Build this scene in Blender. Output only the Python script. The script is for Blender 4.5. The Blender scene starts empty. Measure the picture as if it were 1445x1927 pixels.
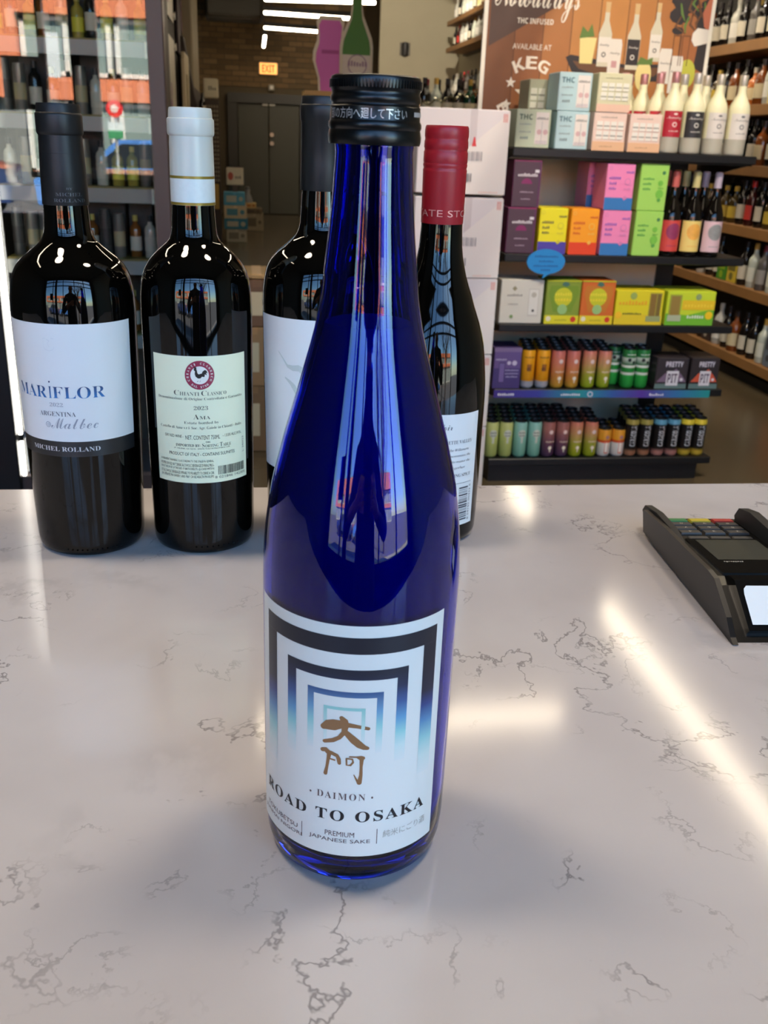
import bpy, math, random
from math import sin, cos, pi, radians, sqrt
from mathutils import Vector, Matrix
S = bpy.context.scene
COL = S.collection
rnd = random.Random(7)

# ------------------------------------------------------------------ camera, sky, sun, exposure
cam = bpy.data.cameras.new('camera')
co = bpy.data.objects.new('camera', cam)
COL.objects.link(co)
co.matrix_world = Matrix(((0.98975, 0.01721, -0.14176, 0.0),
                          (-0.13809, 0.36819, -0.91944, 0.0),
                          (0.03637, 0.92959, 0.36680, 1.35),
                          (0, 0, 0, 1)))
cam.sensor_fit = 'VERTICAL'
cam.sensor_height = 36.0
cam.lens = 1790.0 / 1927.0 * 36.0
cam.clip_start = 0.02
cam.clip_end = 300
cam.dof.use_dof = True
cam.dof.focus_distance = 0.47
cam.dof.aperture_fstop = 27.0
S.camera = co

W = bpy.data.worlds.new('sky')
S.world = W
W.use_nodes = True
wn = W.node_tree.nodes
sky = wn.new('ShaderNodeTexSky')
sky.sky_type = 'NISHITA'
sky.sun_disc = False
sky.sun_elevation = radians(38)
sky.sun_rotation = radians(150)
sky.dust_density = 0.3
sky.ozone_density = 4.0
tint = wn.new('ShaderNodeMix')          # daylight reads cool beside the warm shop lamps
tint.data_type = 'RGBA'
tint.blend_type = 'MULTIPLY'
tint.inputs[0].default_value = 1.0
tint.inputs[7].default_value = (0.74, 1.0, 1.10, 1)
W.node_tree.links.new(sky.outputs[0], tint.inputs[6])
W.node_tree.links.new(tint.outputs[2], wn['Background'].inputs[0])
wn['Background'].inputs[1].default_value = 0.70

sun = bpy.data.lights.new('sun', 'SUN')
sun.energy = 42.0
sun.angle = 0.009
sun.color = (1.0, 0.93, 0.82)
so = bpy.data.objects.new('sun', sun)
COL.objects.link(so)
so.rotation_euler = (radians(-55), 0, radians(-30))

portal = bpy.data.lights.new('window_light_portal', 'AREA')
portal.shape = 'RECTANGLE'
portal.size = 5.6
portal.size_y = 2.9
portal.cycles.is_portal = True
po = bpy.data.objects.new('window_light_portal', portal)
COL.objects.link(po)
po.location = (0.0, -2.38, 1.95)
po.rotation_euler = (radians(90), 0, 0)

vs = S.view_settings
vs.view_transform = 'Standard'
vs.look = 'None'
vs.gamma = 1.0
vs.exposure = 0.50
try:
    vs.use_curve_mapping = False
except Exception:
    pass
LAMP = 17.0          # radiance of the lamp diffusers
S.cycles.max_bounces = 10
S.cycles.diffuse_bounces = 4
S.cycles.glossy_bounces = 5
S.cycles.transmission_bounces = 10
S.cycles.transparent_max_bounces = 12
S.cycles.sample_clamp_indirect = 6.0
S.cycles.blur_glossy = 0.5

# ------------------------------------------------------------------ helpers
def lin(c):
    out = []
    for x in c[:3]:
        x = x / 255.0
        out.append(x / 12.92 if x <= 0.04045 else ((x + 0.055) / 1.055) ** 2.4)
    return (out[0], out[1], out[2], 1.0)

MATS = {}
def mat(rgb, rough=0.5, metal=0.0, spec=0.5, emit=0.0, trans=0.0, ior=1.5, coat=0.0, grain=0.0, gscale=40.0, key=None):
    k = (tuple(rgb), rough, metal, spec, emit, trans, ior, coat, grain, gscale)
    if k in MATS:
        return MATS[k]
    m = bpy.data.materials.new(key or 'surface')
    m.use_nodes = True
    nt = m.node_tree
    b = nt.nodes['Principled BSDF']
    c = lin(rgb)
    b.inputs['Base Color'].default_value = c
    b.inputs['Roughness'].default_value = rough
    b.inputs['Metallic'].default_value = metal
    b.inputs['Specular IOR Level'].default_value = spec
    b.inputs['IOR'].default_value = ior
    b.inputs['Transmission Weight'].default_value = trans
    b.inputs['Coat Weight'].default_value = coat
    b.inputs['Coat Roughness'].default_value = 0.04
    if emit:
        b.inputs['Emission Color'].default_value = c
        b.inputs['Emission Strength'].default_value = emit
    if grain:
        tc = nt.nodes.new('ShaderNodeTexCoord')
        nz = nt.nodes.new('ShaderNodeTexNoise')
        nz.inputs['Scale'].default_value = gscale
        nz.inputs['Detail'].default_value = 4
        nt.links.new(tc.outputs['Object'], nz.inputs['Vector'])
        mx = nt.nodes.new('ShaderNodeMix')
        mx.data_type = 'RGBA'
        mx.inputs[6].default_value = tuple(x * (1 - grain) for x in c[:3]) + (1,)
        mx.inputs[7].default_value = tuple(min(1, x * (1 + grain)) for x in c[:3]) + (1,)
        nt.links.new(nz.outputs['Fac'], mx.inputs[0])
        nt.links.new(mx.outputs[2], b.inputs['Base Color'])
    MATS[k] = m
    return m

def zgrad(stops, rough=0.4, axis=2, metal=0.0, spec=0.5, z0=0.0, z1=1.0):
    """printed colour that runs along one object axis: stops = [(position, rgb)], position in metres between z0 and z1"""
    m = bpy.data.materials.new('printed_gradient')
    m.use_nodes = True
    nt = m.node_tree
    b = nt.nodes['Principled BSDF']
    b.inputs['Roughness'].default_value = rough
    b.inputs['Metallic'].default_value = metal
    b.inputs['Specular IOR Level'].default_value = spec
    tc = nt.nodes.new('ShaderNodeTexCoord')
    sp = nt.nodes.new('ShaderNodeSeparateXYZ')
    nt.links.new(tc.outputs['Object'], sp.inputs[0])
    mr = nt.nodes.new('ShaderNodeMapRange')
    mr.inputs['From Min'].default_value = z0
    mr.inputs['From Max'].default_value = z1
    nt.links.new(sp.outputs[axis], mr.inputs['Value'])
    cr = nt.nodes.new('ShaderNodeValToRGB')
    el = cr.color_ramp.elements
    while len(el) < len(stops):
        el.new(0.5)
    for e, (p, c) in zip(el, stops):
        e.position = (p - z0) / (z1 - z0)
        e.color = lin(c)
    nt.links.new(mr.outputs[0], cr.inputs[0])
    nt.links.new(cr.outputs[0], b.inputs['Base Color'])
    return m

class MB:
    def __init__(s):
        s.v, s.f, s.m = [], [], []
    def add(s, vs, fs, mi=0):
        o = len(s.v)
        s.v += [tuple(p) for p in vs]
        for f in fs:
            s.f.append([i + o for i in f])
            s.m.append(mi)
        return s
    def box(s, x0, x1, y0, y1, z0, z1, mi=0, b=0.0):
        if b <= 0:
            vs = [(x, y, z) for z in (z0, z1) for y in (y0, y1) for x in (x0, x1)]
            return s.add(vs, [(0, 2, 3, 1), (4, 5, 7, 6), (0, 1, 5, 4), (2, 6, 7, 3), (0, 4, 6, 2), (1, 3, 7, 5)], mi)
        # box with chamfered vertical and horizontal edges
        rings = []
        for z, i in ((z0, b), (z0 + b, 0), (z1 - b, 0), (z1, b)):
            c = b
            xa, xb, ya, yb = x0 + i, x1 - i, y0 + i, y1 - i
            rings.append([(xa + c, ya, z), (xb - c, ya, z), (xb, ya + c, z), (xb, yb - c, z), (xb - c, yb, z), (xa + c, yb, z), (xa, yb - c, z), (xa, ya + c, z)])
        vs = [p for r in rings for p in r]
        fs = [tuple(range(7, -1, -1)), tuple(range(24, 32))]
        for k in range(3):
            for j in range(8):
                fs.append((k * 8 + j, k * 8 + (j + 1) % 8, k * 8 + 8 + (j + 1) % 8, k * 8 + 8 + j))
        return s.add(vs, fs, mi)
    def lathe(s, prof, n=32, mi=0, cx=0.0, cy=0.0, mis=None):
        vs = []
        for r, z in prof:
            for j in range(n):
                a = 2 * pi * j / n
                vs.append((cx + r * cos(a), cy + r * sin(a), z))
        o = len(s.v)
        s.v += vs
        for k in range(len(prof) - 1):
            for j in range(n):
                s.f.append([o + k * n + j, o + k * n + (j + 1) % n, o + (k + 1) * n + (j + 1) % n, o + (k + 1) * n + j])
                s.m.append(mis[k] if mis else mi)
        return s
    def prism(s, poly, fn, w0, w1, mi=0):
        """extrude the 2D outline poly (u, v) between depths w0 and w1; fn(u, v, w) -> point"""
        n = len(poly)
        vs = [fn(u, v, w0) for u, v in poly] + [fn(u, v, w1) for u, v in poly]
        fs = [tuple(range(n - 1, -1, -1)), tuple(range(n, 2 * n))] + [(j, (j + 1) % n, n + (j + 1) % n, n + j) for j in range(n)]
        return s.add(vs, fs, mi)
    def tube(s, pts, r, n=8, mi=0, cap=True):
        pts = [Vector(p) for p in pts]
        rr = r if isinstance(r, (list, tuple)) else [r] * len(pts)
        o = len(s.v)
        for i, p in enumerate(pts):
            d = (pts[min(i + 1, len(pts) - 1)] - pts[max(i - 1, 0)]).normalized()
            a = d.orthogonal().normalized() if abs(d.z) > 0.99 else d.cross(Vector((0, 0, 1))).normalized()
            b = d.cross(a)
            for j in range(n):
                t = 2 * pi * j / n
                s.v.append(tuple(p + (a * cos(t) + b * sin(t)) * rr[i]))
        for i in range(len(pts) - 1):
            for j in range(n):
                s.f.append([o + i * n + j, o + i * n + (j + 1) % n, o + (i + 1) * n + (j + 1) % n, o + (i + 1) * n + j])
                s.m.append(mi)
        if cap:
            s.f.append([o + j for j in range(n)][::-1]); s.m.append(mi)
            s.f.append([o + (len(pts) - 1) * n + j for j in range(n)]); s.m.append(mi)
        return s
    def mesh(s, name, mats, smooth=None):
        me = bpy.data.meshes.new(name)
        me.from_pydata(s.v, [], s.f)
        for m in (mats if isinstance(mats, (list, tuple)) else [mats]):
            me.materials.append(m)
        me.polygons.foreach_set('material_index', s.m)
        if smooth is not None:
            me.polygons.foreach_set('use_smooth', [True] * len(me.polygons))
            me.set_sharp_from_angle(angle=radians(smooth))
        me.update()
        return me

def link(name, me, parent=None, loc=None, rz=None):
    o = bpy.data.objects.new(name, me)
    COL.objects.link(o)
    if parent is not None:
        o.parent = parent
    if loc:
        o.location = loc
    if rz:
        o.rotation_euler = (0, 0, rz)
    return o
def part(name, mb, mats, parent, smooth=None, loc=None, label=None, kind=None):
    o = link(name, mb.mesh(name, mats, smooth), parent, loc)
    if label:
        o['label'] = label
    if kind:
        o['kind'] = kind
    return o
def tag(o, label, cat, group=None):
    o['label'] = label
    o['category'] = cat
    if group:
        o['group'] = group
    return o
def thing(name, label, cat, loc=(0, 0, 0), rz=0.0, group=None):
    o = link(name, None, None, loc, rz)
    return tag(o, label, cat, group)
def struct(name, mb, mats, smooth=None, loc=None):
    o = part(name, mb, mats, None, smooth, loc)
    o['kind'] = 'structure'
    return o
def dup(root, label, loc, rz=0.0, group=None, skip=()):
    r = root.copy()
    COL.objects.link(r)
    r.location = loc
    r.rotation_euler = (0, 0, rz)
    r['label'] = label
    if group:
        r['group'] = group
    for ch in root.children:
        if ch.name.split('.')[0] in skip:
            continue
        c = ch.copy()
        COL.objects.link(c)
        c.parent = r
        for g in ch.children:
            d = g.copy()
            COL.objects.link(d)
            d.parent = c
    return r
ORD = ['first', 'second', 'third', 'fourth', 'fifth', 'sixth', 'seventh', 'eighth', 'ninth', 'tenth', 'eleventh', 'twelfth', 'thirteenth', 'fourteenth', 'fifteenth', 'sixteenth']

# lettering: the glyph outlines of Blender's built-in font set, turned to flat mesh and laid on a surface
GL = {}
def styled(t, style):
    if style == 'sans':
        return t
    base, low, dig = {'serif': (0x1D400, 0x1D41A, 0x1D7CE), 'italic': (0x1D434, 0x1D44E, None), 'script': (0x1D4D0, 0x1D4EA, None), 'bold': (0x1D5D4, 0x1D5EE, 0x1D7EC)}[style]
    r = ''
    for ch in t:
        if 'A' <= ch <= 'Z':
            r += chr(base + ord(ch) - 65)
        elif 'a' <= ch <= 'z':
            r += '\u210e' if style == 'italic' and ch == 'h' else chr(low + ord(ch) - 97)
        elif ch.isdigit() and dig:
            r += chr(dig + ord(ch) - 48)
        else:
            r += ch
    return r
def glyphs(t, style='sans', res=3, space=1.0, off=0.0):
    k = (t, style, res, space, off)
    if k not in GL:
        c = bpy.data.curves.new('lettering', 'FONT')
        c.body = styled(t, style)
        c.resolution_u = res
        c.space_character = space
        c.space_line = 0.9
        c.offset = off
        c.align_x = 'CENTER'
        o = bpy.data.objects.new('lettering', c)
        me = o.to_mesh()
        vs = [(v.co.x, v.co.y) for v in me.vertices]
        fs = [tuple(p.vertices) for p in me.polygons]
        o.to_mesh_clear()
        bpy.data.objects.remove(o)
        bpy.data.curves.remove(c)
        if vs:
            x0 = min(v[0] for v in vs); x1 = max(v[0] for v in vs)
            y0 = min(v[1] for v in vs); y1 = max(v[1] for v in vs)
            vs = [((x - x0) / (x1 - x0) - 0.5, (y - y0) / max(1e-6, y1 - y0) - 0.5) for x, y in vs]
        GL[k] = (vs, fs)
    return GL[k]
def text(mb, fn, t, u, v, w, h, mi=0, style='sans', res=3, space=1.0, off=0.0):
    vs, fs = glyphs(t, style, res, space, off)
    mb.add([fn(u + x * w, v + y * h) for x, y in vs], fs, mi)
def patch(mb, fn, u0, u1, v0, v1, mi=0, n=1, m=1):
    vs = [fn(u0 + (u1 - u0) * i / n, v0 + (v1 - v0) * j / m) for j in range(m + 1) for i in range(n + 1)]
    fs = [(j * (n + 1) + i, j * (n + 1) + i + 1, (j + 1) * (n + 1) + i + 1, (j + 1) * (n + 1) + i) for j in range(m) for i in range(n)]
    mb.add(vs, fs, mi)
def disc(mb, fn, u, v, ru, rv, mi=0, n=20, r0=0.0):
    """a flat round print; ringed so that it follows a curved label"""
    m = max(1, int(ru / 4.0) + 1) if ru > 1.0 else 1
    qs = [r0 + (1 - r0) * k / m for k in range(0 if r0 > 0 else 1, m + 1)]
    vs = [] if r0 > 0 else [fn(u, v)]
    o = len(vs)
    vs += [fn(u + q * ru * cos(2 * pi * k / n), v + q * rv * sin(2 * pi * k / n)) for q in qs for k in range(n)]
    fs = [] if r0 > 0 else [(0, o + k, o + (k + 1) % n) for k in range(n)]
    for a in range(len(qs) - 1):
        b = o + a * n
        fs += [(b + k, b + n + k, b + n + (k + 1) % n, b + (k + 1) % n) for k in range(n)]
    mb.add(vs, fs, mi)
def brush(mb, fn, pts, mi=0):
    """a brush stroke: pts = [(u, v, width)]"""
    L, R = [], []
    for i, (u, v, w) in enumerate(pts):
        a = pts[max(i - 1, 0)]; b = pts[min(i + 1, len(pts) - 1)]
        dx, dy = b[0] - a[0], b[1] - a[1]
        d = math.hypot(dx, dy) or 1
        L.append((u - dy / d * w / 2, v + dx / d * w / 2)); R.append((u + dy / d * w / 2, v - dx / d * w / 2))
    n = len(pts)
    mb.add([fn(*p) for p in L + R], [(n + i, n + i + 1, i + 1, i) for i in range(n - 1)], mi)
    for i, (u, v, w) in ((0, pts[0]), (n - 1, pts[-1])):
        disc(mb, fn, u, v, w * 0.5, w * 0.5, mi, 10)
def scribble(mb, fn, u, v, w, h, mi=0, n=8, seed=1):
    """a word too blurred to read: short upright marks"""
    r = random.Random(seed)
    for k in range(n):
        a = u - w / 2 + w * (k + 0.5) / n
        hh = h * r.uniform(0.55, 1.0)
        patch(mb, fn, a - w / n * 0.32, a + w / n * 0.32, v - h / 2, v - h / 2 + hh * 0.8, mi)
def on_cyl(R, eps=0.00025):
    """label surface: u = angle in degrees (positive to the right as seen from -Y), v = height"""
    return lambda a, z: ((R + eps) * sin(radians(a)), -(R + eps) * cos(radians(a)), z)
def on_face(x0, z0, y, eps=0.0008):
    return lambda u, v: (x0 + u, y - eps, z0 + v)

# ------------------------------------------------------------------ the room
def floor_mat():
    m = mat((84, 73, 54), rough=0.25, spec=0.4, grain=0.18, gscale=1.3, key='polished_concrete')
    return m
mb = MB(); mb.box(-3.4, 3.5, -2.5, 18.0, -0.1, 0.0)
struct('floor', mb, floor_mat())
CEIL = mat((92, 88, 76), 0.8, grain=0.1, gscale=2)
mb = MB(); mb.box(-3.4, 3.5, -2.5, 18.0, 4.0, 4.1)
struct('ceiling', mb, CEIL)
PLASTER = mat((168, 160, 136), 0.8, grain=0.06, gscale=3)
DARKWALL = mat((60, 54, 46), 0.7, grain=0.1, gscale=5)
mb = MB(); mb.box(3.36, 3.5, -2.5, 18.0, 0, 4.0)
struct('wall_right', mb, PLASTER)
mb = MB(); mb.box(-3.4, -3.3, -2.5, 4.3, 0, 4.0); mb.box(-3.3, -0.72, 4.2, 4.3, 0, 4.0); mb.box(-0.82, -0.72, 4.3, 17.7, 0, 4.0)
struct('wall_left', mb, DARKWALL)
mb = MB(); mb.box(2.12, 3.36, 16.0, 16.12, 0, 4.0)
struct('wall_back_right', mb, PLASTER)
# brick wall at the far end of the shop, its bricks proud of the mortar
mb = MB(); mb.box(-0.82, 3.5, 17.75, 17.9, 0, 4.0)
wb = struct('wall_back', mb, mat((84, 72, 52), 0.9, grain=0.1, gscale=20))
BR = [mat(c, 0.85, grain=0.15, gscale=14) for c in ((112, 88, 56), (98, 78, 50), (124, 98, 64))]
def brick_row(z, x0, x1, k):
    m = MB()
    x = x0 - (0.12 if k % 2 else 0)
    out = []
    while x < x1:
        a, b = max(x, x0), min(x + 0.225, x1)
        if b - a > 0.03:
            out.append((a, b))
        x += 0.237
    return out
base_brick = {}
far = MB()
for k in range(48):
    z = 0.03 + k * 0.081
    for a, b in brick_row(z, -0.72, 2.1, k):
        if z < 2.05 and b > -0.30 and a < 1.14:
            continue
        far.box(a, b, 17.735 - rnd.uniform(0, 0.006), 17.76, z, z + 0.069, rnd.randrange(3))
o = part('brick', far, BR, wb, kind='stuff')
# double door
mb = MB()
mb.box(-0.22, -0.06, 17.62, 17.74, 0, 1.93); mb.box(1.0, 1.14, 17.62, 17.74, 0, 1.93); mb.box(-0.22, 1.14, 17.60, 17.74, 1.80, 1.95)
dr = struct('door_1', mb, mat((48, 45, 36), 0.5))
DOORM = mat((62, 60, 46), 0.55, grain=0.05, gscale=6)
for x0, x1 in ((-0.05, 0.465), (0.475, 0.99)):
    mb = MB(); mb.box(x0, x1, 17.66, 17.72, 0.01, 1.79, b=0.006)
    part('door_leaf', mb, DOORM, dr)
for z in (1.31, 1.17):
    mb = MB(); mb.tube([(0.52, 17.66, z), (0.52, 17.60, z)], 0.035, 12)
    part('door_knob', mb, mat((176, 168, 150), 0.3, 1.0), dr, smooth=40)
for x in (0.41, 0.53):
    mb = MB(); mb.box(x - 0.05, x + 0.05, 17.62, 17.66, 1.76, 1.80, b=0.008)
    part('door_closer', mb, mat((190, 184, 168), 0.4), dr)
# square beige column and a duct under the ceiling on the left side
mb = MB(); mb.box(-0.80, -0.56, 12.9, 14.6, 1.55, 4.0, b=0.02)
struct('column', mb, mat((150, 138, 112), 0.7))
mb = MB(); mb.box(-0.5, 0.35, 16.6, 17.7, 3.0, 3.5, b=0.03); mb.box(-0.52, 0.37, 16.9, 16.96, 2.98, 3.52); mb.box(-0.52, 0.37, 17.3, 17.36, 2.98, 3.52)
tag(part('ceiling_duct', mb, mat((66, 62, 54), 0.6), None), 'dark square air duct below the ceiling at far brick wall', 'duct')
# storefront behind the camera: frame with open bays, light comes in through it
FRAME = mat((26, 24, 24), 0.4)
mb = MB()
mb.box(-3.4, -2.9, -2.5, -2.4, 0, 4.0); mb.box(2.9, 3.5, -2.5, -2.4, 0, 4.0); mb.box(-2.9, 2.9, -2.5, -2.4, 3.4, 4.0); mb.box(-2.9, 2.9, -2.5, -2.4, 0, 0.5)
wf = struct('wall_front', mb, mat((26, 23, 21), 0.7))
mb = MB()
for x in (-2.9, -1.78, -0.62, 0.55, 1.70, 2.84):
    mb.box(x, x + 0.06, -2.5, -2.4, 0.5, 3.4)
for z in (0.5, 2.55, 2.95, 3.34):
    mb.box(-2.9, 2.9, -2.5, -2.4, z, z + 0.06)
mb.box(-1.50, -1.27, -2.5, -2.4, 0.5, 3.4)
struct('window_1', mb, FRAME)
mb = MB(); mb.box(-2.10, -1.76, -2.41, -2.395, 1.46, 1.90); mb.box(-2.07, -1.79, -2.395, -2.393, 1.5, 1.86, 1)
tag(part('window_notice', mb, [mat((34, 30, 30), 0.6), mat((46, 40, 40), 0.6)], None), 'dark notice board in the shop window mirrored in the cabinet glass', 'notice')

# ------------------------------------------------------------------ the street behind the camera (seen in the reflections)
mb = MB(); mb.box(-40, 40, -60, -5.4, -0.4, -0.28)
struct('street', mb, mat((104, 102, 100), 0.9, grain=0.1, gscale=0.8))
mb = MB(); mb.box(-40, 40, -5.4, -2.5, -0.28, -0.02)
struct('sidewalk', mb, mat((176, 170, 160), 0.9, grain=0.08, gscale=1.0))
ORB = mat((206, 118, 80), 0.85, grain=0.10, gscale=2.0)
bl = thing('brick_building', 'orange brick building across the street mirrored in the cabinet glass', 'building', (-4.0, -24.0, -0.28))
mb = MB(); mb.box(-16, 16, -6, -0.4, 0, 5.6)
part('facade_core', mb, mat((110, 112, 108), 0.6), bl)
for z0, z1 in ((2.30, 2.90), (4.54, 5.6)):
    mb = MB(); mb.box(-16, 16, -0.4, 0, z0, z1)
    part('brick_band', mb, ORB, bl)
for k in range(-2, 3):
    mb = MB(); mb.box(-3.6 + k * 6.6, -2.3 + k * 6.6, -0.4, 0.02, 2.30, 5.6)
    part('brick_pier', mb, ORB, bl)
for k in range(-2, 3):
    for z0, z1 in ((0.25, 2.25), (2.95, 4.5)):
        x0 = -2.25 + k * 6.6
        for h in range(2):
            xa = x0 + h * 2.65
            w = MB()
            w.box(xa, xa + 2.55, -0.34, -0.28, z0, z0 + 0.12); w.box(xa, xa + 2.55, -0.34, -0.28, z1 - 0.12, z1)
            for q_ in range(3):
                w.box(xa + q_ * 1.2, xa + q_ * 1.2 + 0.14, -0.34, -0.28, z0, z1)
            wo = part('window', w, mat((226, 222, 210), 0.6), bl)
            g = MB(); g.box(xa, xa + 2.55, -0.38, -0.36, z0, z1)
            part('pane', g, mat((120, 134, 128), 0.08), wo)
def car(name_rgb, x, y, label):
    cr = thing('car', label, 'car', (x, y, -0.28))
    prof = [(-2.1, 0.35), (-2.15, 0.75), (-1.9, 0.9), (-1.3, 0.95), (-0.75, 1.42), (0.75, 1.45), (1.45, 1.0), (2.05, 0.9), (2.15, 0.6), (2.1, 0.35)]
    mb = MB(); mb.prism(prof, lambda u, v, w: (u, w, v), -0.85, 0.85)
    part('body', mb, mat(name_rgb, 0.25, coat=1.0), cr)
    mb = MB(); mb.prism([(-1.15, 0.98), (-0.68, 1.36), (0.70, 1.38), (1.25, 1.0)], lambda u, v, w: (u, w, v), -0.86, 0.86)
    part('window', mb, mat((40, 46, 52), 0.1), cr)
    for wx in (-1.35, 1.35):
        for wy in (-0.82, 0.82):
            mb = MB(); mb.tube([(wx, wy - 0.1, 0.33), (wx, wy + 0.1, 0.33)], 0.33, 20)
            part('wheel', mb, mat((22, 22, 22), 0.7), cr, smooth=40)
car((80, 130, 200), -1.3, -11.0, 'light blue car parked across the street mirrored in the cabinet glass')
car((40, 56, 100), -6.0, -11.2, 'dark blue car parked behind the light blue one in the street reflection')
sg = thing('street_sign', 'round red street sign on a post mirrored in the cabinet glass', 'sign', (-1.92, -9.0, -0.28))
mb = MB(); mb.tube([(0, 0, 0), (0, 0, 2.0)], 0.02)
part('post', mb, mat((150, 150, 150), 0.5), sg)
mb = MB(); mb.tube([(0, 0.02, 1.88), (0, 0.05, 1.88)], 0.125, 24)
part('sign_disc', mb, mat((214, 40, 40), 0.5), sg)
mb = MB(); mb.tube([(0, 0.05, 1.88), (0, 0.055, 1.88)], 0.06, 20)
part('sign_centre', mb, mat((240, 210, 200), 0.5), sg)
mb = MB(); mb.box(-0.11, 0.11, 0.02, 0.05, 1.45, 1.69, 0); mb.box(-0.11, 0.11, 0.02, 0.052, 1.45, 1.57, 1)
part('notice_plate', mb, [mat((225, 232, 226), 0.5), mat((60, 140, 90), 0.5)], sg)
# a bare street tree
def tree(x, y, h, seed, label):
    r = random.Random(seed)
    t = thing('street_tree', label, 'tree', (x, y, -0.28))
    mb = MB(); mb.tube([(0, 0, 0), (0.03, 0, h * 0.35), (0, 0.05, h * 0.55)], [0.14, 0.11, 0.08])
    part('trunk', mb, mat((64, 54, 46), 0.9), t, smooth=50)
    br = MB()
    for k in range(26):
        a = r.uniform(0, 2 * pi); z = h * r.uniform(0.3, 0.55)
        l = h * r.uniform(0.25, 0.45)
        p0 = Vector((0, 0, z)); p1 = p0 + Vector((cos(a) * l * 0.5, sin(a) * l * 0.5, l * 0.7)); 
        p2 = p1 + Vector((cos(a + r.uniform(-1, 1)) * l * 0.4, sin(a) * l * 0.4, l * 0.5))
        br.tube([p0, p1, p2], [0.045, 0.028, 0.012], 5)
        for q in range(3):
            b = r.uniform(0, 2 * pi)
            br.tube([p1, p1 + Vector((cos(b) * l * 0.4, sin(b) * l * 0.4, l * 0.35))], [0.018, 0.007], 4)
    part('branches', br, mat((64, 54, 46), 0.9), t, kind='stuff')
tree(2.4, -7.5, 6.5, 3, 'bare street tree outside the shop window')
bn = thing('street_banner', 'tall white banner on a pole mirrored in the cabinet glass', 'banner', (-3.66, -14.0, -0.28))
mb = MB(); mb.tube([(-0.12, 0, 0), (-0.12, 0, 3.45)], 0.03); part('pole', mb, mat((90, 90, 90), 0.5), bn)
mb = MB(); mb.box(-0.10, 0.16, -0.008, 0.008, 2.48, 3.28); part('cloth', mb, mat((240, 242, 236), 0.7), bn)

# ------------------------------------------------------------------ pendant lamps, then the added fill lights
DIFF = mat((255, 236, 206), 0.5, emit=LAMP, key='lamp_diffuser')
HOUS = mat((40, 38, 36), 0.5)
def lamp(x0, y0, x1, y1, label, z=2.6, group='linear pendant lamps'):
    L = math.hypot(x1 - x0, y1 - y0)
    t = thing('pendant_lamp', label, 'lamp', ((x0 + x1) / 2, (y0 + y1) / 2, z), math.atan2(y1 - y0, x1 - x0), group)
    mb = MB(); mb.box(-L / 2, L / 2, -0.022, 0.022, 0, 0.035, b=0.008)
    part('diffuser', mb, DIFF, t)
    mb = MB(); mb.box(-L / 2, L / 2, -0.026, 0.026, 0.035, 0.085)
    part('housing', mb, HOUS, t)
    for s in (-1, 1):
        mb = MB(); mb.tube([(s * L * 0.42, 0, 0.085), (s * L * 0.42, 0, 4.0 - z)], 0.004, 6)
        part('cable', mb, HOUS, t)
lamp(0.26, 11.1, 1.38, 10.85, 'glowing linear pendant lamp cut by the top edge of the photo')
lamp(0.28, 12.28, 1.40, 12.40, 'second glowing linear pendant lamp from the top, above the exit sign')
lamp(0.32, 13.98, 1.45, 14.2, 'lowest of the three long glowing pendant lamps over the back aisle')
lamp(0.36, 15.2, 0.38, 17.0, 'short glowing lamp seen end-on above the exit sign')
lamp(1.50, 0.9, 1.50, 3.45, 'linear pendant lamp mirrored as the long streak on the counter')
lamp(1.49, 4.55, 1.49, 7.2, 'linear pendant lamp mirrored as the small streak at the counter back edge')
lamp(0.0, 2.68, 1.06, 2.68, 'cross pendant lamp mirrored on the counter right of the blue bottle')
lamp(-1.25, 0.6, -1.25, 3.2, 'linear pendant lamp over the left side of the counter')
lamp(-0.35, 7.2, -0.35, 9.8, 'linear pendant lamp above the left aisle')
lamp(2.4, 5.4, 2.4, 8.2, 'linear pendant lamp above the right wall shelves')
lamp(2.6, 12.0, 2.6, 14.6, 'added unseen high lamp brightening the beige back wall at right', z=3.6)  # extra lamp hung above the view to lift the dim plaster partition
lamp(0.2, 14.6, 1.6, 14.6, 'added unseen high lamp brightening the brick wall from under the ceiling', z=3.6)  # extra lamp out of view, put in to brighten the far end
def spotlight(x, y, z, target, power, label, soft=0.03, col=(1.0, 0.88, 0.72)):  # added fill lights; their ceiling housings are unseen and made up
    t = thing('added_spotlight', label, 'spotlight', (x, y, z))
    d = (Vector(target) - Vector((x, y, z))).normalized()
    mb = MB(); mb.tube([-d * 0.14, d * 0.02], 0.05, 18); part('housing', mb, HOUS, t, smooth=40)
    mb = MB(); mb.tube([-d * 0.07, (-d.x * 0.07, -d.y * 0.07, 4.0 - z)], 0.012, 8); part('stem', mb, HOUS, t)
    l = bpy.data.lights.new('spotlight', 'SPOT'); l.energy = power; l.spot_size = radians(62); l.spot_blend = 0.8; l.shadow_soft_size = soft; l.color = col
    o = bpy.data.objects.new('spotlight_beam', l); COL.objects.link(o); o.parent = t; o.location = d * 0.03
    o.rotation_euler = d.to_track_quat('-Z', 'Y').to_euler()
spotlight(0.95, 1.7, 3.75, (1.25, 3.72, 0.8), 130, 'added unseen spotlight brightening the left half of the black shelf unit')  # this added pair brightens the product fronts
spotlight(1.95, 1.7, 3.75, (1.85, 3.72, 0.8), 150, 'added unseen spotlight brightening the right half of the black shelf unit')
spotlight(1.9, 5.6, 3.75, (3.1, 5.7, 1.0), 110, 'added unseen spotlight brightening the wooden wall shelves')  # added fill for the bottles along the right wall
spotlight(2.3, 12.2, 3.75, (2.6, 16.0, 2.2), 260, 'added unseen spotlight brightening the beige back wall')  # added because the plaster partition came out too dark
spotlight(0.3, 14.2, 3.75, (0.5, 17.7, 1.6), 16, 'added unseen spotlight brightening the brick wall and double door')  # weak added fill for the far end of the shop
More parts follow.
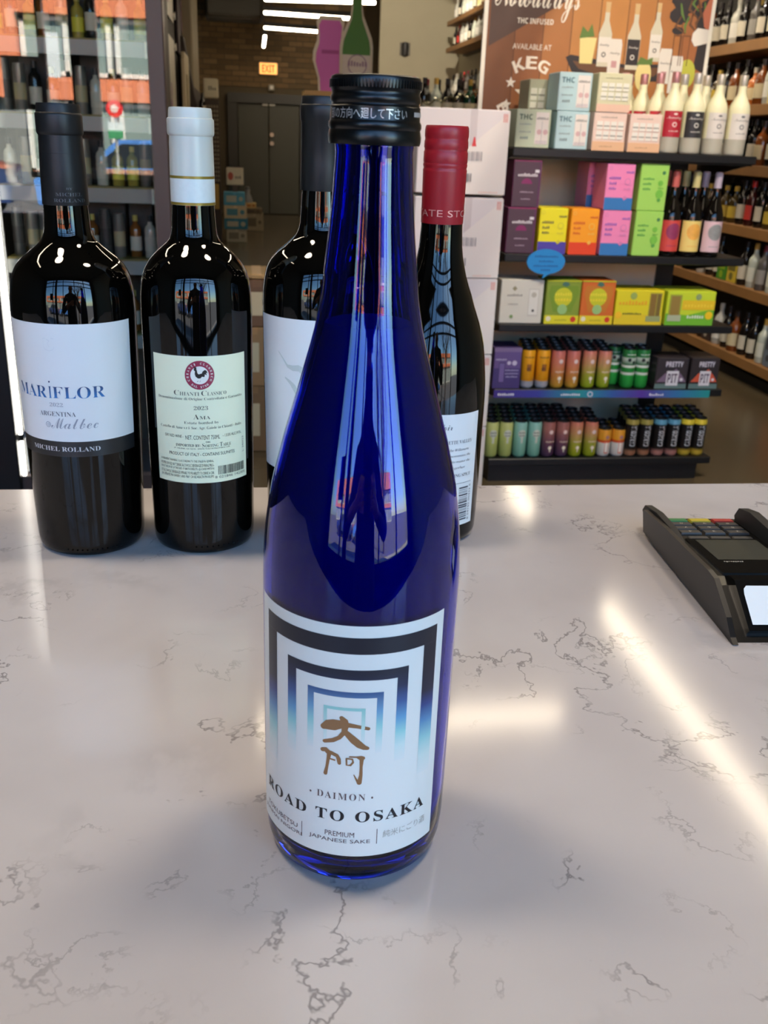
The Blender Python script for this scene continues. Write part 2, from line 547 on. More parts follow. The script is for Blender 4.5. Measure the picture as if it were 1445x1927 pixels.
spotlight(-0.75, 0.75, 3.75, (-0.2, 0.5, 1.07), 66, 'added ceiling spotlight brightening the left half of the counter', 0.22, (1.0, 0.84, 0.66))  # this added pair brightens the countertop and gives warm bulb glints on bottles
spotlight(0.85, 0.65, 3.75, (0.3, 0.45, 1.07), 66, 'added ceiling spotlight brightening the right half of the counter', 0.22, (1.0, 0.84, 0.66))

# ------------------------------------------------------------------ the counter
def quartz():
    m = bpy.data.materials.new('quartz_with_dark_veins')
    m.use_nodes = True
    nt = m.node_tree
    N, Lk = nt.nodes, nt.links
    b = N['Principled BSDF']
    b.inputs['Roughness'].default_value = 0.11
    b.inputs['Specular IOR Level'].default_value = 0.5
    tc = N.new('ShaderNodeTexCoord')
    def noise(sc, det, dist=0.0, off=0.0, rough=0.5):
        mp = N.new('ShaderNodeMapping'); mp.inputs['Location'].default_value = (off, off * 0.7, off * 1.3)
        Lk.new(tc.outputs['Object'], mp.inputs['Vector'])
        n = N.new('ShaderNodeTexNoise'); n.inputs['Scale'].default_value = sc; n.inputs['Detail'].default_value = det
        n.inputs['Distortion'].default_value = dist; n.inputs['Roughness'].default_value = rough
        Lk.new(mp.outputs[0], n.inputs['Vector'])
        return n.outputs['Fac']
    def math_(op, a, b_=None):
        q = N.new('ShaderNodeMath'); q.operation = op
        for i, x in enumerate((a, b_)):
            if x is None: continue
            if isinstance(x, (int, float)): q.inputs[i].default_value = x
            else: Lk.new(x, q.inputs[i])
        return q.outputs[0]
    def ramp(x, a, bb):
        r = N.new('ShaderNodeMapRange'); r.interpolation_type = 'SMOOTHSTEP'
        r.inputs['From Min'].default_value = a; r.inputs['From Max'].default_value = bb
        Lk.new(x, r.inputs['Value'])
        return r.outputs[0]
    def vein(sc, wdt, moff, m0, m1, off, msc):
        f = noise(sc, 6, 0.2, off, 0.60)
        d = math_('ABSOLUTE', math_('SUBTRACT', f, 0.5))
        line = math_('SUBTRACT', 1.0, ramp(d, 0.0, wdt))
        mask = ramp(noise(msc, 3, 0.0, moff), m0, m1)
        return math_('MULTIPLY', line, mask)
    v1 = vein(9.0, 0.009, 3.1, 0.48, 0.62, 11.0, 12.0)
    v2 = vein(17.0, 0.012, 8.4, 0.52, 0.64, 4.3, 16.0)
    v3 = math_('MULTIPLY', vein(6.0, 0.045, 1.7, 0.52, 0.70, 7.9, 7.0), 0.30)
    v = math_('MAXIMUM', math_('MAXIMUM', v1, math_('MULTIPLY', v2, 0.6)), v3)
    cl = ramp(noise(5.0, 4, 0.3, 2.2), 0.3, 0.7)
    m1 = N.new('ShaderNodeMix'); m1.data_type = 'RGBA'
    m1.inputs[6].default_value = lin((190, 184, 184)); m1.inputs[7].default_value = lin((208, 204, 204))
    Lk.new(cl, m1.inputs[0])
    m2 = N.new('ShaderNodeMix'); m2.data_type = 'RGBA'
    Lk.new(m1.outputs[2], m2.inputs[6]); m2.inputs[7].default_value = lin((98, 92, 94))
    Lk.new(math_('MULTIPLY', v, 0.62), m2.inputs[0])
    Lk.new(m2.outputs[2], b.inputs['Base Color'])
    return m
ct = thing('counter', 'white quartz shop counter with dark veins under the bottles', 'counter', (0, 0, 0))
mb = MB()
# top slab: the back edge runs slightly askew
def slab(u, v, w): return (u, v, w)
mb.prism([(-1.3, 0.02), (1.3, 0.02), (1.3, 0.7463), (-1.3, 0.7855)], slab, 1.035, 1.07)
top = part('countertop', mb, quartz(), ct)
bv = top.modifiers.new('edge', 'BEVEL'); bv.width = 0.003; bv.segments = 2; bv.limit_method = 'ANGLE'
mb = MB(); mb.box(-1.25, 1.25, 0.06, 0.70, 0, 1.035)
part('base_cabinet', mb, mat((44, 40, 38), 0.6), ct)

# ------------------------------------------------------------------ the blue sake bottle
def facing(x, y): return -math.atan2(x, y)
WHITE_LABEL = mat((226, 230, 230), 0.38, spec=0.4)
def bottle_root(name, label, cat, x, y, group=None):
    return thing(name, label, cat, (x, y, 1.07), facing(x, y), group)

sk = bottle_root('sake_bottle', 'tall cobalt blue sake bottle with black screw cap standing in front', 'bottle', 0.0434, 0.3334)
OUT = [(0.0, 0.0012), (0.022, 0.0012), (0.0300, 0.0), (0.0335, 0.0008), (0.0358, 0.003), (0.0370, 0.008), (0.0376, 0.016), (0.0378, 0.03), (0.0379, 0.06), (0.0380, 0.09), (0.0381, 0.115), (0.0380, 0.1255),
       (0.0375, 0.1355), (0.0370, 0.142), (0.0363, 0.148), (0.0354, 0.154), (0.0344, 0.160), (0.0330, 0.1662), (0.0315, 0.172), (0.0300, 0.178), (0.0284, 0.1836), (0.0268, 0.189), (0.0251, 0.195),
       (0.0235, 0.2006), (0.0220, 0.2061), (0.0205, 0.2115), (0.0191, 0.2171), (0.0180, 0.2225), (0.0171, 0.2278), (0.01655, 0.233), (0.0160, 0.239), (0.0153, 0.2447), (0.0147, 0.2505), (0.0142, 0.2555),
       (0.0138, 0.2602), (0.01345, 0.2655), (0.0131, 0.271), (0.0129, 0.2752), (0.0131, 0.2768), (0.0131, 0.2778), (0.0126, 0.2788), (0.0120, 0.279), (0.0120, 0.2940)]
IN = [(r - 0.0028, z) for r, z in OUT[7:-2]] + [(0.0092, 0.279), (0.0092, 0.2940)]
IN = [(0.0, 0.0075), (0.022, 0.0072), (0.031, 0.0085), (0.0340, 0.013), (0.0350, 0.020)] + IN
GLASS = bpy.data.materials.new('cobalt_glass')
GLASS.use_nodes = True
gb = GLASS.node_tree.nodes['Principled BSDF']
gb.inputs['Base Color'].default_value = (0.005, 0.020, 0.74, 1)
gb.inputs['Roughness'].default_value = 0.0
gb.inputs['Transmission Weight'].default_value = 1.0
gb.inputs['IOR'].default_value = 1.5
mb = MB(); mb.lathe(OUT + IN[::-1], 96)
part('glass', mb, GLASS, sk, smooth=60)
LV = 0.2195
liq = [(r - 0.0004, z + (0.0004 if i < 2 else 0)) for i, (r, z) in enumerate(IN) if z < LV - 0.001 and r > 0.001]
rt = 0.0186 - 0.0030
liq = [(0.0, liq[0][1])] + liq + [(rt, LV), (0.0, LV - 0.0004)]
mb = MB(); mb.lathe(liq, 64)
part('sake', mb, mat((66, 96, 118), 0.35, key='cloudy_sake'), sk, smooth=60, label='cloudy rice wine inside the blue glass')
BLACKCAP = mat((9, 9, 10), 0.28, spec=0.45)
mb = MB()
mb.lathe([(0.0125, 0.2776), (0.0149, 0.2774), (0.0152, 0.2784), (0.0153, 0.2800), (0.0150, 0.2816), (0.01485, 0.2819), (0.01525, 0.2828), (0.0152, 0.2840), (0.0148, 0.2846), (0.0147, 0.2849), (0.0147, 0.2888), (0.0144, 0.2892),
          (0.0143, 0.2897), (0.0147, 0.2903), (0.01475, 0.2912), (0.0147, 0.2918), (0.0143, 0.2924), (0.0143, 0.2934), (0.0146, 0.2939), (0.0147, 0.2968), (0.0144, 0.2976), (0.0136, 0.2980), (0.0, 0.2980)], 96)
cap = part('screw_cap', mb, BLACKCAP, sk, smooth=35)
mb = MB()
for k in range(84):
    a = 2 * pi * k / 84
    c, s_ = cos(a), sin(a)
    q = 0.00022
    r0, r1 = 0.0143, 0.01505
    vs = []
    for z in (0.2942, 0.2966):
        for r, t in ((r0, -q * 1.3), (r1, -q), (r1, q), (r0, q * 1.3)):
            vs.append((r * c - t * s_, r * s_ + t * c, z))
    mb.add(vs, [(0, 1, 5, 4), (1, 2, 6, 5), (2, 3, 7, 6), (4, 5, 6, 7), (3, 2, 1, 0)])
part('knurling', mb, BLACKCAP, cap, kind='stuff')
mb = MB(); f = on_cyl(0.0147)
text(mb, f, '\u90e8\u306e\u65b9\u5411\u3078\u5efb\u3057\u3066\u4e0b\u3055\u3044', -13.0, 0.2867, 110.0, 0.0032)
patch(mb, f, 56, 82, 0.2861, 0.2875, n=6)
part('lettering', mb, mat((205, 205, 205), 0.3, metal=0.5), cap)

R = 0.0380
f = on_cyl(R)
mb = MB(); patch(mb, on_cyl(R, 0.00012), -74.3, 54.6, 0.0166, 0.1186, n=60, m=12)
lab = part('front_label', mb, WHITE_LABEL, sk, smooth=60, label='white label with nested dark blue gateway frames')
WL = (222, 228, 230)
def frame(u0, u1, ui0, ui1, zt, zi, stops, e):
    g = zgrad(stops, 0.36, z0=0.045, z1=0.12)
    fr = on_cyl(R, e)
    mb = MB()
    zb = stops[0][0]
    patch(mb, fr, u0, u1, zi, zt, n=40)
    patch(mb, fr, u0, ui0, zb, zi, n=6)
    patch(mb, fr, ui1, u1, zb, zi, n=6)
    part('gateway_frame', mb, g, lab, smooth=60)
frame(-64.2, 48.5, -53.7, 38.7, 0.1139, 0.1072, [(0.0500, WL), (0.058, (205, 225, 226)), (0.066, (150, 205, 212)), (0.074, (86, 140, 190)), (0.081, (44, 66, 130)), (0.087, (24, 32, 58)), (0.10, (20, 28, 44))], 0.0002)
frame(-43.4, 28.9, -36.9, 22.3, 0.1007, 0.0965, [(0.0600, WL), (0.067, (205, 228, 230)), (0.073, (150, 210, 216)), (0.079, (100, 160, 205)), (0.086, (62, 92, 150)), (0.093, (32, 44, 78)), (0.099, (22, 32, 52))], 0.0002)
frame(-28.9, 14.6, -25.0, 10.9, 0.0914, 0.0890, [(0.0650, WL), (0.071, (196, 224, 226)), (0.077, (150, 208, 212)), (0.083, (110, 160, 200)), (0.088, (84, 122, 166)), (0.091, (60, 92, 140))], 0.0002)
frame(-18.9, 4.7, -16.9, 2.6, 0.0847, 0.0834, [(0.0680, WL), (0.075, (196, 224, 222)), (0.084, (150, 204, 202))], 0.0002)
# brushed characters, in bronze ink; strokes drawn in millimetres about the label axis (-8 degrees)
BRONZE = mat((150, 112, 78), 0.35, metal=0.25)
def ink(u, v): return f(-7.4 + u * 0.0001 / R * 57.3, v * 0.0001)
def q(x, y, w): return ((x - 535) * 0.70, 807 - (y - 860) * 0.705, w * 0.70)
mb = MB()
for st in ([(428, 935, 36), (450, 922, 60), (485, 915, 68), (520, 908, 52), (560, 908, 30), (610, 915, 22), (668, 928, 20)],
           [(526, 868, 26), (540, 885, 40), (546, 912, 40), (540, 955, 28), (515, 990, 24), (480, 1012, 26), (434, 1026, 22)],
           [(540, 945, 28), (562, 968, 36), (592, 1000, 44), (625, 1030, 42), (650, 1046, 30), (666, 1050, 22)],
           [(424, 1082, 26), (440, 1078, 30), (462, 1096, 30)], [(462, 1096, 26), (456, 1140, 18), (450, 1185, 16), (442, 1230, 22)],
           [(470, 1092, 24), (505, 1106, 22), (514, 1125, 24), (518, 1152, 20)], [(470, 1132, 10), (492, 1136, 10)],
           [(556, 1118, 10), (588, 1120, 12), (592, 1140, 12), (578, 1160, 12), (558, 1160, 10), (556, 1124, 10)],
           [(574, 1106, 10), (610, 1106, 10), (632, 1112, 30), (644, 1112, 24)], [(638, 1112, 24), (636, 1170, 16), (636, 1220, 18), (628, 1270, 28)],
           [(598, 1220, 5), (612, 1250, 10), (624, 1276, 14)]):
    brush(mb, ink, [q(*p) for p in st])
part('brushed_characters', mb, BRONZE, lab)
TXT = mat((96, 78, 82), 0.4)
mb = MB()
text(mb, f, 'DAIMON', -8.0, 0.0449, 28.5, 0.0031, style='serif', off=-0.008, space=1.25)
disc(mb, f, -26.4, 0.0446, 0.6, 0.0005); disc(mb, f, 10.2, 0.0446, 0.6, 0.0005)
patch(mb, f, -32.5, -32.1, 0.0211, 0.0284); patch(mb, f, 13.7, 14.1, 0.0223, 0.0294)
text(mb, f, 'PREMIUM', -8.2, 0.0270, 17.5, 0.0023)
text(mb, f, 'JAPANESE SAKE', -8.6, 0.0236, 37.0, 0.0023)
text(mb, f, 'TOKUBETSU', -51.0, 0.0252, 31.0, 0.0021)
text(mb, f, 'JUNMAI NIGORI', -51.5, 0.0218, 38.0, 0.0021)
part('small_lettering', mb, TXT, lab)
mb = MB()
text(mb, f, '\u7d14\u7c73\u306b\u3054\u308a\u9152', 32.5, 0.0264, 30.0, 0.0034)
part('japanese_lettering', mb, mat((176, 176, 172), 0.4), lab)
mb = MB()
text(mb, f, 'ROAD TO OSAKA', -10.2, 0.0357, 112.0, 0.0050, style='serif', off=0.0, space=1.18)
part('title_lettering', mb, mat((22, 22, 30), 0.4), lab)

# ------------------------------------------------------------------ the wine bottles behind it
DARKGLASS = mat((5, 4, 3), 0.035, spec=0.42, key='dark_wine_glass')
def wine(x, y, label, body, seg=72):
    t = bottle_root('wine_bottle', label, 'bottle', x, y)
    mb = MB(); mb.lathe(body, seg)
    part('glass', mb, DARKGLASS, t, smooth=60)
    return t
def punt_dots(t, R, z, a0, a1, n):
    mb = MB()
    for k in range(n):
        a = radians(a0 + (a1 - a0) * k / (n - 1))
        c = Vector((R * sin(a), -R * cos(a), z))
        mb.add([c + Vector(d) * 0.0007 for d in ((1, 0, 0), (0, 1, 0), (-1, 0, 0), (0, -1, 0), (0, 0, 1), (0, 0, -1))],
               [(0, 1, 4), (1, 2, 4), (2, 3, 4), (3, 0, 4), (1, 0, 5), (2, 1, 5), (3, 2, 5), (0, 3, 5)])
    part('embossed_dots', mb, DARKGLASS, t, kind='stuff')

# Malbec, at the left
B1 = [(0.0, 0.002), (0.028, 0.002), (0.033, 0.0), (0.0352, 0.0012), (0.0364, 0.004), (0.0370, 0.009), (0.0377, 0.034), (0.0387, 0.0755), (0.0394, 0.115), (0.0397, 0.153), (0.0400, 0.1664), (0.0396, 0.1755), (0.0388, 0.1815),
      (0.0372, 0.1884), (0.0355, 0.1922), (0.0338, 0.1950), (0.0300, 0.1992), (0.0256, 0.2026), (0.0212, 0.2062), (0.0182, 0.2090), (0.0166, 0.2112), (0.0153, 0.2145), (0.0146, 0.218), (0.0141, 0.226), (0.0138, 0.232), (0.0130, 0.240), (0.0125, 0.274), (0.0122, 0.288), (0.0, 0.288)]
t = wine(-0.1122, 0.6627, 'dark wine bottle with plain white label and matte black capsule, nearest the left edge', B1)
FOIL = mat((20, 22, 24), 0.42, spec=0.4)
mb = MB(); mb.lathe([(0.0143, 0.2322), (0.0144, 0.2325), (0.0140, 0.2526), (0.0132, 0.2735), (0.0139, 0.2742), (0.0142, 0.2752), (0.0142, 0.2850), (0.0140, 0.2860), (0.0134, 0.2866), (0.0132, 0.2905), (0.0128, 0.2918), (0.0110, 0.2919), (0.0, 0.2916)], 64)
for z in (0.2625, 0.2575, 0.2528, 0.2500):
    mb.lathe([(0.01385 - (z - .25) * .03, z), (0.01408 - (z - .25) * .03, z + 0.0008), (0.01385 - (z - .25) * .03, z + 0.0016)], 64)
c = part('capsule', mb, FOIL, t, smooth=40)
mb = MB(); f = on_cyl(0.0142, 0.0003)
text(mb, f, 'MICHEL', 10.5, 0.2390, 68, 0.0021, style='serif'); text(mb, f, 'ROLLAND', 12.0, 0.2354, 82, 0.0021, style='serif'); text(mb, f, 'BY', 11.0, 0.2425, 16, 0.0013, style='serif')
part('embossed_lettering', mb, mat((66, 70, 74), 0.35), c)
R = 0.0401
mb = MB()
# the bottle tapers a little, and the label with it
def taper(eps, r0=0.0385, r1=0.03985, z0=0.0742, z1=0.1626):
    return lambda a, z: ((r0 + (r1 - r0) * (z - z0) / (z1 - z0) + eps) * sin(radians(a)), -(r0 + (r1 - r0) * (z - z0) / (z1 - z0) + eps) * cos(radians(a)), z)
g = taper(0.0003)
patch(mb, g, -86, 56.2, 0.0742, 0.0848, 1, n=60, m=2); patch(mb, g, -86, 56.2, 0.0848, 0.1626, 0, n=60, m=6)
lb = part('front_label', mb, [WHITE_LABEL, mat((32, 32, 34), 0.4)], t, smooth=60)
mb = MB(); g = taper(0.0005)
text(mb, g, 'MAR', -51.5, 0.1182, 38, 0.0078, 0, 'serif', off=-0.011)
text(mb, g, 'I', -29.2, 0.1182, 3.2, 0.0078, 0, 'serif', off=-0.012)
text(mb, g, 'FLOR', -2.2, 0.1182, 49, 0.0078, 0, 'serif', off=-0.011)
disc(mb, g, -29.2, 0.1251, 0.85, 0.0006)
part('name_lettering', mb, zgrad([(0.113, (40, 120, 190)), (0.123, (36, 52, 90))], z0=0.11, z1=0.125), lb)
mb = MB()
text(mb, g, '2022', -24.4, 0.1100, 13, 0.0026, 0, 'serif', off=-0.01)
text(mb, g, 'ARGENTINA', -24.8, 0.1037, 36, 0.0031, 1, 'serif', off=-0.012)
text(mb, g, 'Malbec', -9.0, 0.0974, 45, 0.0072, 0, 'script', off=-0.006)
disc(mb, g, -34.5, 0.0962, 2.6, 0.0019, 0, 20, 0.82); disc(mb, g, -34.2, 0.0962, 1.2, 0.0009, 0, 14, 0.7)
for k in (-1, 1):
    brush(mb, g, [(-26 + k * 2.4, 0.1535, 0.00025), (-26 + k * 5.2, 0.1532, 0.00025), (-26 + k * 4.6, 0.1505, 0.00028), (-26 + k * 5.0, 0.1480, 0.00028), (-26 + k * 3.6, 0.1462, 0.00025), (-26, 0.1454, 0.0002)], 2)
brush(mb, g, [(-27.6, 0.1528, 0.0003), (-25.2, 0.1518, 0.0004), (-27.0, 0.1500, 0.0004), (-25.4, 0.1478, 0.0003)], 2)
part('small_lettering', mb, [mat((150, 156, 166), 0.4), mat((84, 88, 98), 0.4), mat((206, 212, 216), 0.3)], lb)
mb = MB(); text(mb, g, 'MICHEL ROLLAND', -21.2, 0.0796, 70, 0.0031, 0, 'serif', off=-0.008)
part('band_lettering', mb, mat((214, 214, 216), 0.35), lb)
punt_dots(t, 0.0367, 0.0055, -28, 30, 12)

# Chianti, second
B2 = [(0.0, 0.002), (0.028, 0.002), (0.0325, 0.0), (0.0348, 0.0015), (0.0358, 0.005), (0.0362, 0.012), (0.0364, 0.034), (0.0366, 0.0755), (0.0368, 0.1155), (0.0370, 0.154), (0.0370, 0.1655), (0.0367, 0.1760), (0.0361, 0.1825), (0.0352, 0.1879), (0.0338, 0.1925),
      (0.0321, 0.1957), (0.0300, 0.1990), (0.0277, 0.2019), (0.0248, 0.2047), (0.0218, 0.2074), (0.0184, 0.2102), (0.0162, 0.2128), (0.0150, 0.216), (0.0144, 0.2205), (0.0138, 0.2304), (0.0136, 0.236), (0.0130, 0.245), (0.0127, 0.276), (0.0125, 0.288), (0.0, 0.288)]
t = wine(-0.0317, 0.6614, 'dark wine bottle with pale green back label and white capsule', B2)
CAPW = mat((200, 206, 198), 0.3, spec=0.5)
GOLD = mat((150, 128, 52), 0.35, metal=0.3)
mb = MB(); mb.lathe([(0.0141, 0.2345), (0.0142, 0.2348), (0.0141, 0.2565), (0.0137, 0.2758), (0.0145, 0.2766), (0.0148, 0.2778), (0.0148, 0.2848), (0.0146, 0.2860), (0.0138, 0.2866), (0.0135, 0.2912), (0.0131, 0.2925), (0.011, 0.2927), (0.0, 0.2924)], 64)
c = part('capsule', mb, CAPW, t, smooth=40)
mb = MB(); mb.lathe([(0.01425, 0.2507), (0.01425, 0.2523)], 64); mb.lathe([(0.01430, 0.2346), (0.01430, 0.2362)], 64)
part('gold_band', mb, GOLD, c, smooth=60)
mb = MB(); mb.lathe([(0.01425, 0.2364), (0.01422, 0.2505)], 64)
part('tax_strip', mb, mat((214, 224, 222), 0.4, grain=0.06, gscale=400), c, smooth=60)
CREAM = mat((230, 236, 206), 0.4, spec=0.4)
R = 0.0369
f0, f = on_cyl(R, 0.0001), on_cyl(R, 0.0003)
mb = MB(); patch(mb, f0, -52.5, 54.5, 0.0545, 0.1424, n=48, m=6)
lb = part('back_label', mb, CREAM, t, smooth=60)
INK, PINKR, PALE = mat((70, 72, 64), 0.45), mat((146, 34, 66), 0.4), mat((232, 232, 224), 0.4)
mb = MB()
zc = 0.1298
disc(mb, on_cyl(R, 0.0002), 0.3, zc, 15.0, 0.0097, 0, 40); disc(mb, f, 0.3, zc, 9.3, 0.0060, 1, 32)
f2 = on_cyl(R, 0.0004)
def ring(t_, a0, a1, rr):
    for k, ch in enumerate(t_):
        if ch == ' ': continue
        a = radians(a0 + (a1 - a0) * k / (len(t_) - 1))
        ca, sa = cos(a), sin(a)
        vs, fs = glyphs(ch, 'serif')
        pts = []
        for x, y in vs:
            lx, ly = x * 0.0012, y * 0.0014
            top = 1 if a0 > a1 else -1
            # stand the letter on the circle
            px = rr * ca + lx * sa * top + ly * ca * top
            py = rr * sa - lx * ca * top + ly * sa * top
            pts.append(f2(0.3 + px / R * 57.3, zc + py))
        mb.add(pts, fs, 1)
ring('CHIANTI CLASSICO', 205, -25, 0.0079)
ring('DAL 1716', 232, 308, 0.0079)
# the black rooster
P = lambda x, y: (0.1 + x * 0.000125 / R * 57.3, zc - 0.0003 + y * 0.000125)
def blob(pts): mb.add([f2(*P(x, y)) for x, y in pts], [tuple(range(len(pts)))], 2)
blob([(-22, 38), (-30, 34), (-26, 28), (-22, 24), (-24, 10), (-20, -4), (-8, -14), (4, -14), (14, -4), (18, 10), (8, 12), (-4, 8), (-10, 14), (-12, 26), (-14, 34)])
blob([(8, 2), (16, 22), (28, 32), (38, 26), (42, 12), (34, 16), (38, 2), (28, 8), (26, -6), (16, -6)])
brush(mb, f2, [P(-6, -12) + (0.00035,), P(-6, -26) + (0.0003,), P(-13, -32) + (0.0003,)], 2)
brush(mb, f2, [P(4, -12) + (0.00035,), P(5, -26) + (0.0003,), P(0, -34) + (0.0003,)], 2)
blob([(-28, 44), (-22, 48), (-14, 44), (-14, 36), (-26, 36)])
part('round_seal', mb, [PINKR, PALE, mat((24, 22, 22), 0.4)], lb, label='round seal with a black rooster in a crimson ring')
mb = MB()
for s_, u, w, h in (('C', -24.3, 5.4, 0.0034), ('HIANTI', -10.8, 20.0, 0.0025), ('C', 4.0, 5.4, 0.0034), ('LASSICO', 17.6, 20.4, 0.0025)):
    text(mb, f, s_, u, 0.1160 + h / 2, w, h, style='serif', off=-0.014)
text(mb, f, 'Denominazione di Origine Controllata e Garantita', 0.6, 0.1136, 95, 0.0023, style='serif', off=-0.012, res=2)
text(mb, f, '2023', 0.4, 0.1076, 14.5, 0.0026, style='serif', off=-0.012)
text(mb, f, 'A', -4.8, 0.1016, 5.6, 0.0034, style='serif', off=-0.012); text(mb, f, 'MA', 4.2, 0.1010, 11.0, 0.0023, style='serif', off=-0.012)
text(mb, f, 'Estate bottled by', 0.6, 0.0971, 36, 0.0023, style='serif', off=-0.012, res=2)
text(mb, f, 'Castello di Ama s.r.l. Soc. Agr. Gaiole in Chianti - Italia', 0.5, 0.0936, 92, 0.0024, style='serif', off=-0.012, res=2)
text(mb, f, 'DRY RED WINE -', -29.5, 0.0876, 21, 0.0019, res=2); text(mb, f, 'NET. CONTENT 750ML', 1.4, 0.0871, 36, 0.0029, res=2); text(mb, f, '- 13.5% ALC./VOL.', 34.5, 0.0876, 24, 0.0019, res=2)
text(mb, f, 'IMPORTED BY:', -14.5, 0.0815, 26, 0.0018, style='serif', res=2); text(mb, f, 'THE', 6.5, 0.0838, 5, 0.0011, style='serif', res=2)
for s_, u, w, h in (('S', 1.6, 2.4, 0.0029), ('ORTING', 10.4, 14.0, 0.0020), ('T', 20.6, 2.9, 0.0029), ('ABLE', 27.2, 9.4, 0.0020)):
    text(mb, f, s_, u, 0.0802 + h / 2, w, h, style='serif', off=-0.01, res=2)
text(mb, f, 'ST. HELENA, CA 94574 - WWW.THESORTINGTABLE.COM', 0.2, 0.0791, 60, 0.0010, res=1)
text(mb, f, 'PRODUCT OF ITALY - CONTAINS SULPHITES', 0.3, 0.0752, 72, 0.0022, res=2)
gov = ['GOVERNMENT WARNING: (1) ACCORDING TO THE SURGEON GENERAL,', 'WOMEN SHOULD NOT DRINK ALCOHOLIC BEVERAGES DURING PREG-', 'NANCY BECAUSE OF THE RISK OF BIRTH DEFECTS. (2) CONSUMPTION', 'OF ALCOHOLIC BEVERAGES IMPAIRS YOUR ABILITY TO DRIVE A CAR', 'OR OPERATE MACHINERY, AND MAY CAUSE HEALTH PROBLEMS.']
for k, g_ in enumerate(gov):
    text(mb, f, g_, -18.0, 0.0700 - k * 0.00275, 60, 0.0021, res=1)
r = random.Random(5)
a = 16.5
while a < 49.5:
    w = r.choice((0.35, 0.35, 0.7, 1.0))
    patch(mb, f, a, min(a + w, 49.8), 0.0600, 0.0662)
    a += w + r.choice((0.35, 0.5, 0.8))
text(mb, f, '8 021846 142305', 32, 0.0583, 38, 0.0018, res=2)
vs, fs = glyphs('L. 240723', 'sans', 2)
mb.add([f(48.6 - y * 2.2, 0.0785 + x * 0.011) for x, y in vs], fs)
part('lettering', mb, INK, lb)
punt_dots(t, 0.0361, 0.0062, -10, 40, 9)

# Cabernet, third, half hidden
B3 = [(r_ * 1.004, z * 1.035) for r_, z in B1[:-2]] + [(0.0130, 0.298), (0.0, 0.298)]
t = wine(0.0525, 0.6620, 'dark wine bottle with black capsule half hidden behind the blue bottle', B3)
mb = MB(); mb.lathe([(0.0146, 0.2455), (0.0147, 0.2458), (0.0144, 0.262), (0.0142, 0.2872), (0.0149, 0.2882), (0.0150, 0.2940), (0.0149, 0.2965), (0.0146, 0.2972), (0.0142, 0.2976), (0.0141, 0.3012), (0.0136, 0.3024), (0.0, 0.3022)], 64)
part('capsule', mb, FOIL, t, smooth=40)
def g3(eps, r0=0.0386, r1=0.0402, z0=0.05, z1=0.165):
    return lambda a, z: ((r0 + (r1 - r0) * (z - z0) / (z1 - z0) + eps) * sin(radians(a)), -(r0 + (r1 - r0) * (z - z0) / (z1 - z0) + eps) * cos(radians(a)), z)
mb = MB(); patch(mb, g3(0.0003), -75, 60, 0.060, 0.1668, n=48, m=6)
lb = part('front_label', mb, WHITE_LABEL, t, smooth=60)
mb = MB(); g = g3(0.0005)
brush(mb, g, [(-44, 0.1440, 0.0008), (-38, 0.1395, 0.0012), (-33, 0.1350, 0.0022), (-27, 0.1340, 0.0038), (-21, 0.1345, 0.0042), (-16, 0.1320, 0.0060), (-9, 0.1280, 0.0080)])
brush(mb, g, [(-36, 0.1270, 0.001), (-30, 0.1240, 0.003), (-25, 0.1200, 0.006), (-20, 0.1140, 0.008)])
part('pale_print', mb, mat((196, 206, 202), 0.4), lb, label='faint grey brushed drawing on the label')

# Pinot, at the right behind, red screw cap
B4 = [(0.0, 0.002), (0.030, 0.002), (0.0345, 0.0), (0.0368, 0.0015), (0.0378, 0.006), (0.0382, 0.02), (0.0384, 0.05), (0.0385, 0.09), (0.0385, 0.106), (0.0381, 0.116), (0.0376, 0.122), (0.0362, 0.135), (0.0346, 0.145), (0.0329, 0.1518), (0.0307, 0.159), (0.0286, 0.1647), (0.0262, 0.171), (0.0238, 0.1785),
      (0.0214, 0.1845), (0.0192, 0.1911), (0.0176, 0.197), (0.0161, 0.2035), (0.0150, 0.211), (0.0143, 0.2225), (0.0142, 0.2265), (0.0136, 0.26), (0.0132, 0.285), (0.0, 0.285)]
t = wine(0.1358, 0.6702, 'dark sloping-shouldered wine bottle with red screw cap behind the blue bottle', B4)
REDC = mat((158, 24, 36), 0.38, spec=0.5)
mb = MB(); mb.lathe([(0.0144, 0.2262), (0.0145, 0.2265), (0.0148, 0.2596), (0.0149, 0.2606), (0.0145, 0.2614), (0.0145, 0.2622), (0.0149, 0.2632), (0.0149, 0.2642), (0.0146, 0.2650), (0.0149, 0.2660), (0.0148, 0.2718), (0.0144, 0.2726), (0.0144, 0.2738), (0.0148, 0.2748), (0.0147, 0.2786), (0.0144, 0.2794),
                      (0.0144, 0.2806), (0.0147, 0.2816), (0.0147, 0.2852), (0.0144, 0.2874), (0.0138, 0.2884), (0.0, 0.2886)], 64)
c = part('screw_cap', mb, REDC, t, smooth=35)
mb = MB(); text(mb, on_cyl(0.0146, 0.0003), 'ESTATE STOPPERS', 29, 0.2333, 300, 0.0044)
part('lettering', mb, mat((214, 150, 140), 0.35, metal=0.3), c)
R = 0.0386
f0, f = on_cyl(R, 0.0001), on_cyl(R, 0.0003)
mb = MB(); patch(mb, f0, -20, 60.5, 0.0147, 0.1003, n=40, m=6)
lb = part('back_label', mb, WHITE_LABEL, t, smooth=60)
mb = MB()
text(mb, f, 'Pinot Noir', 4, 0.0915, 40, 0.0052, style='script', off=-0.008)
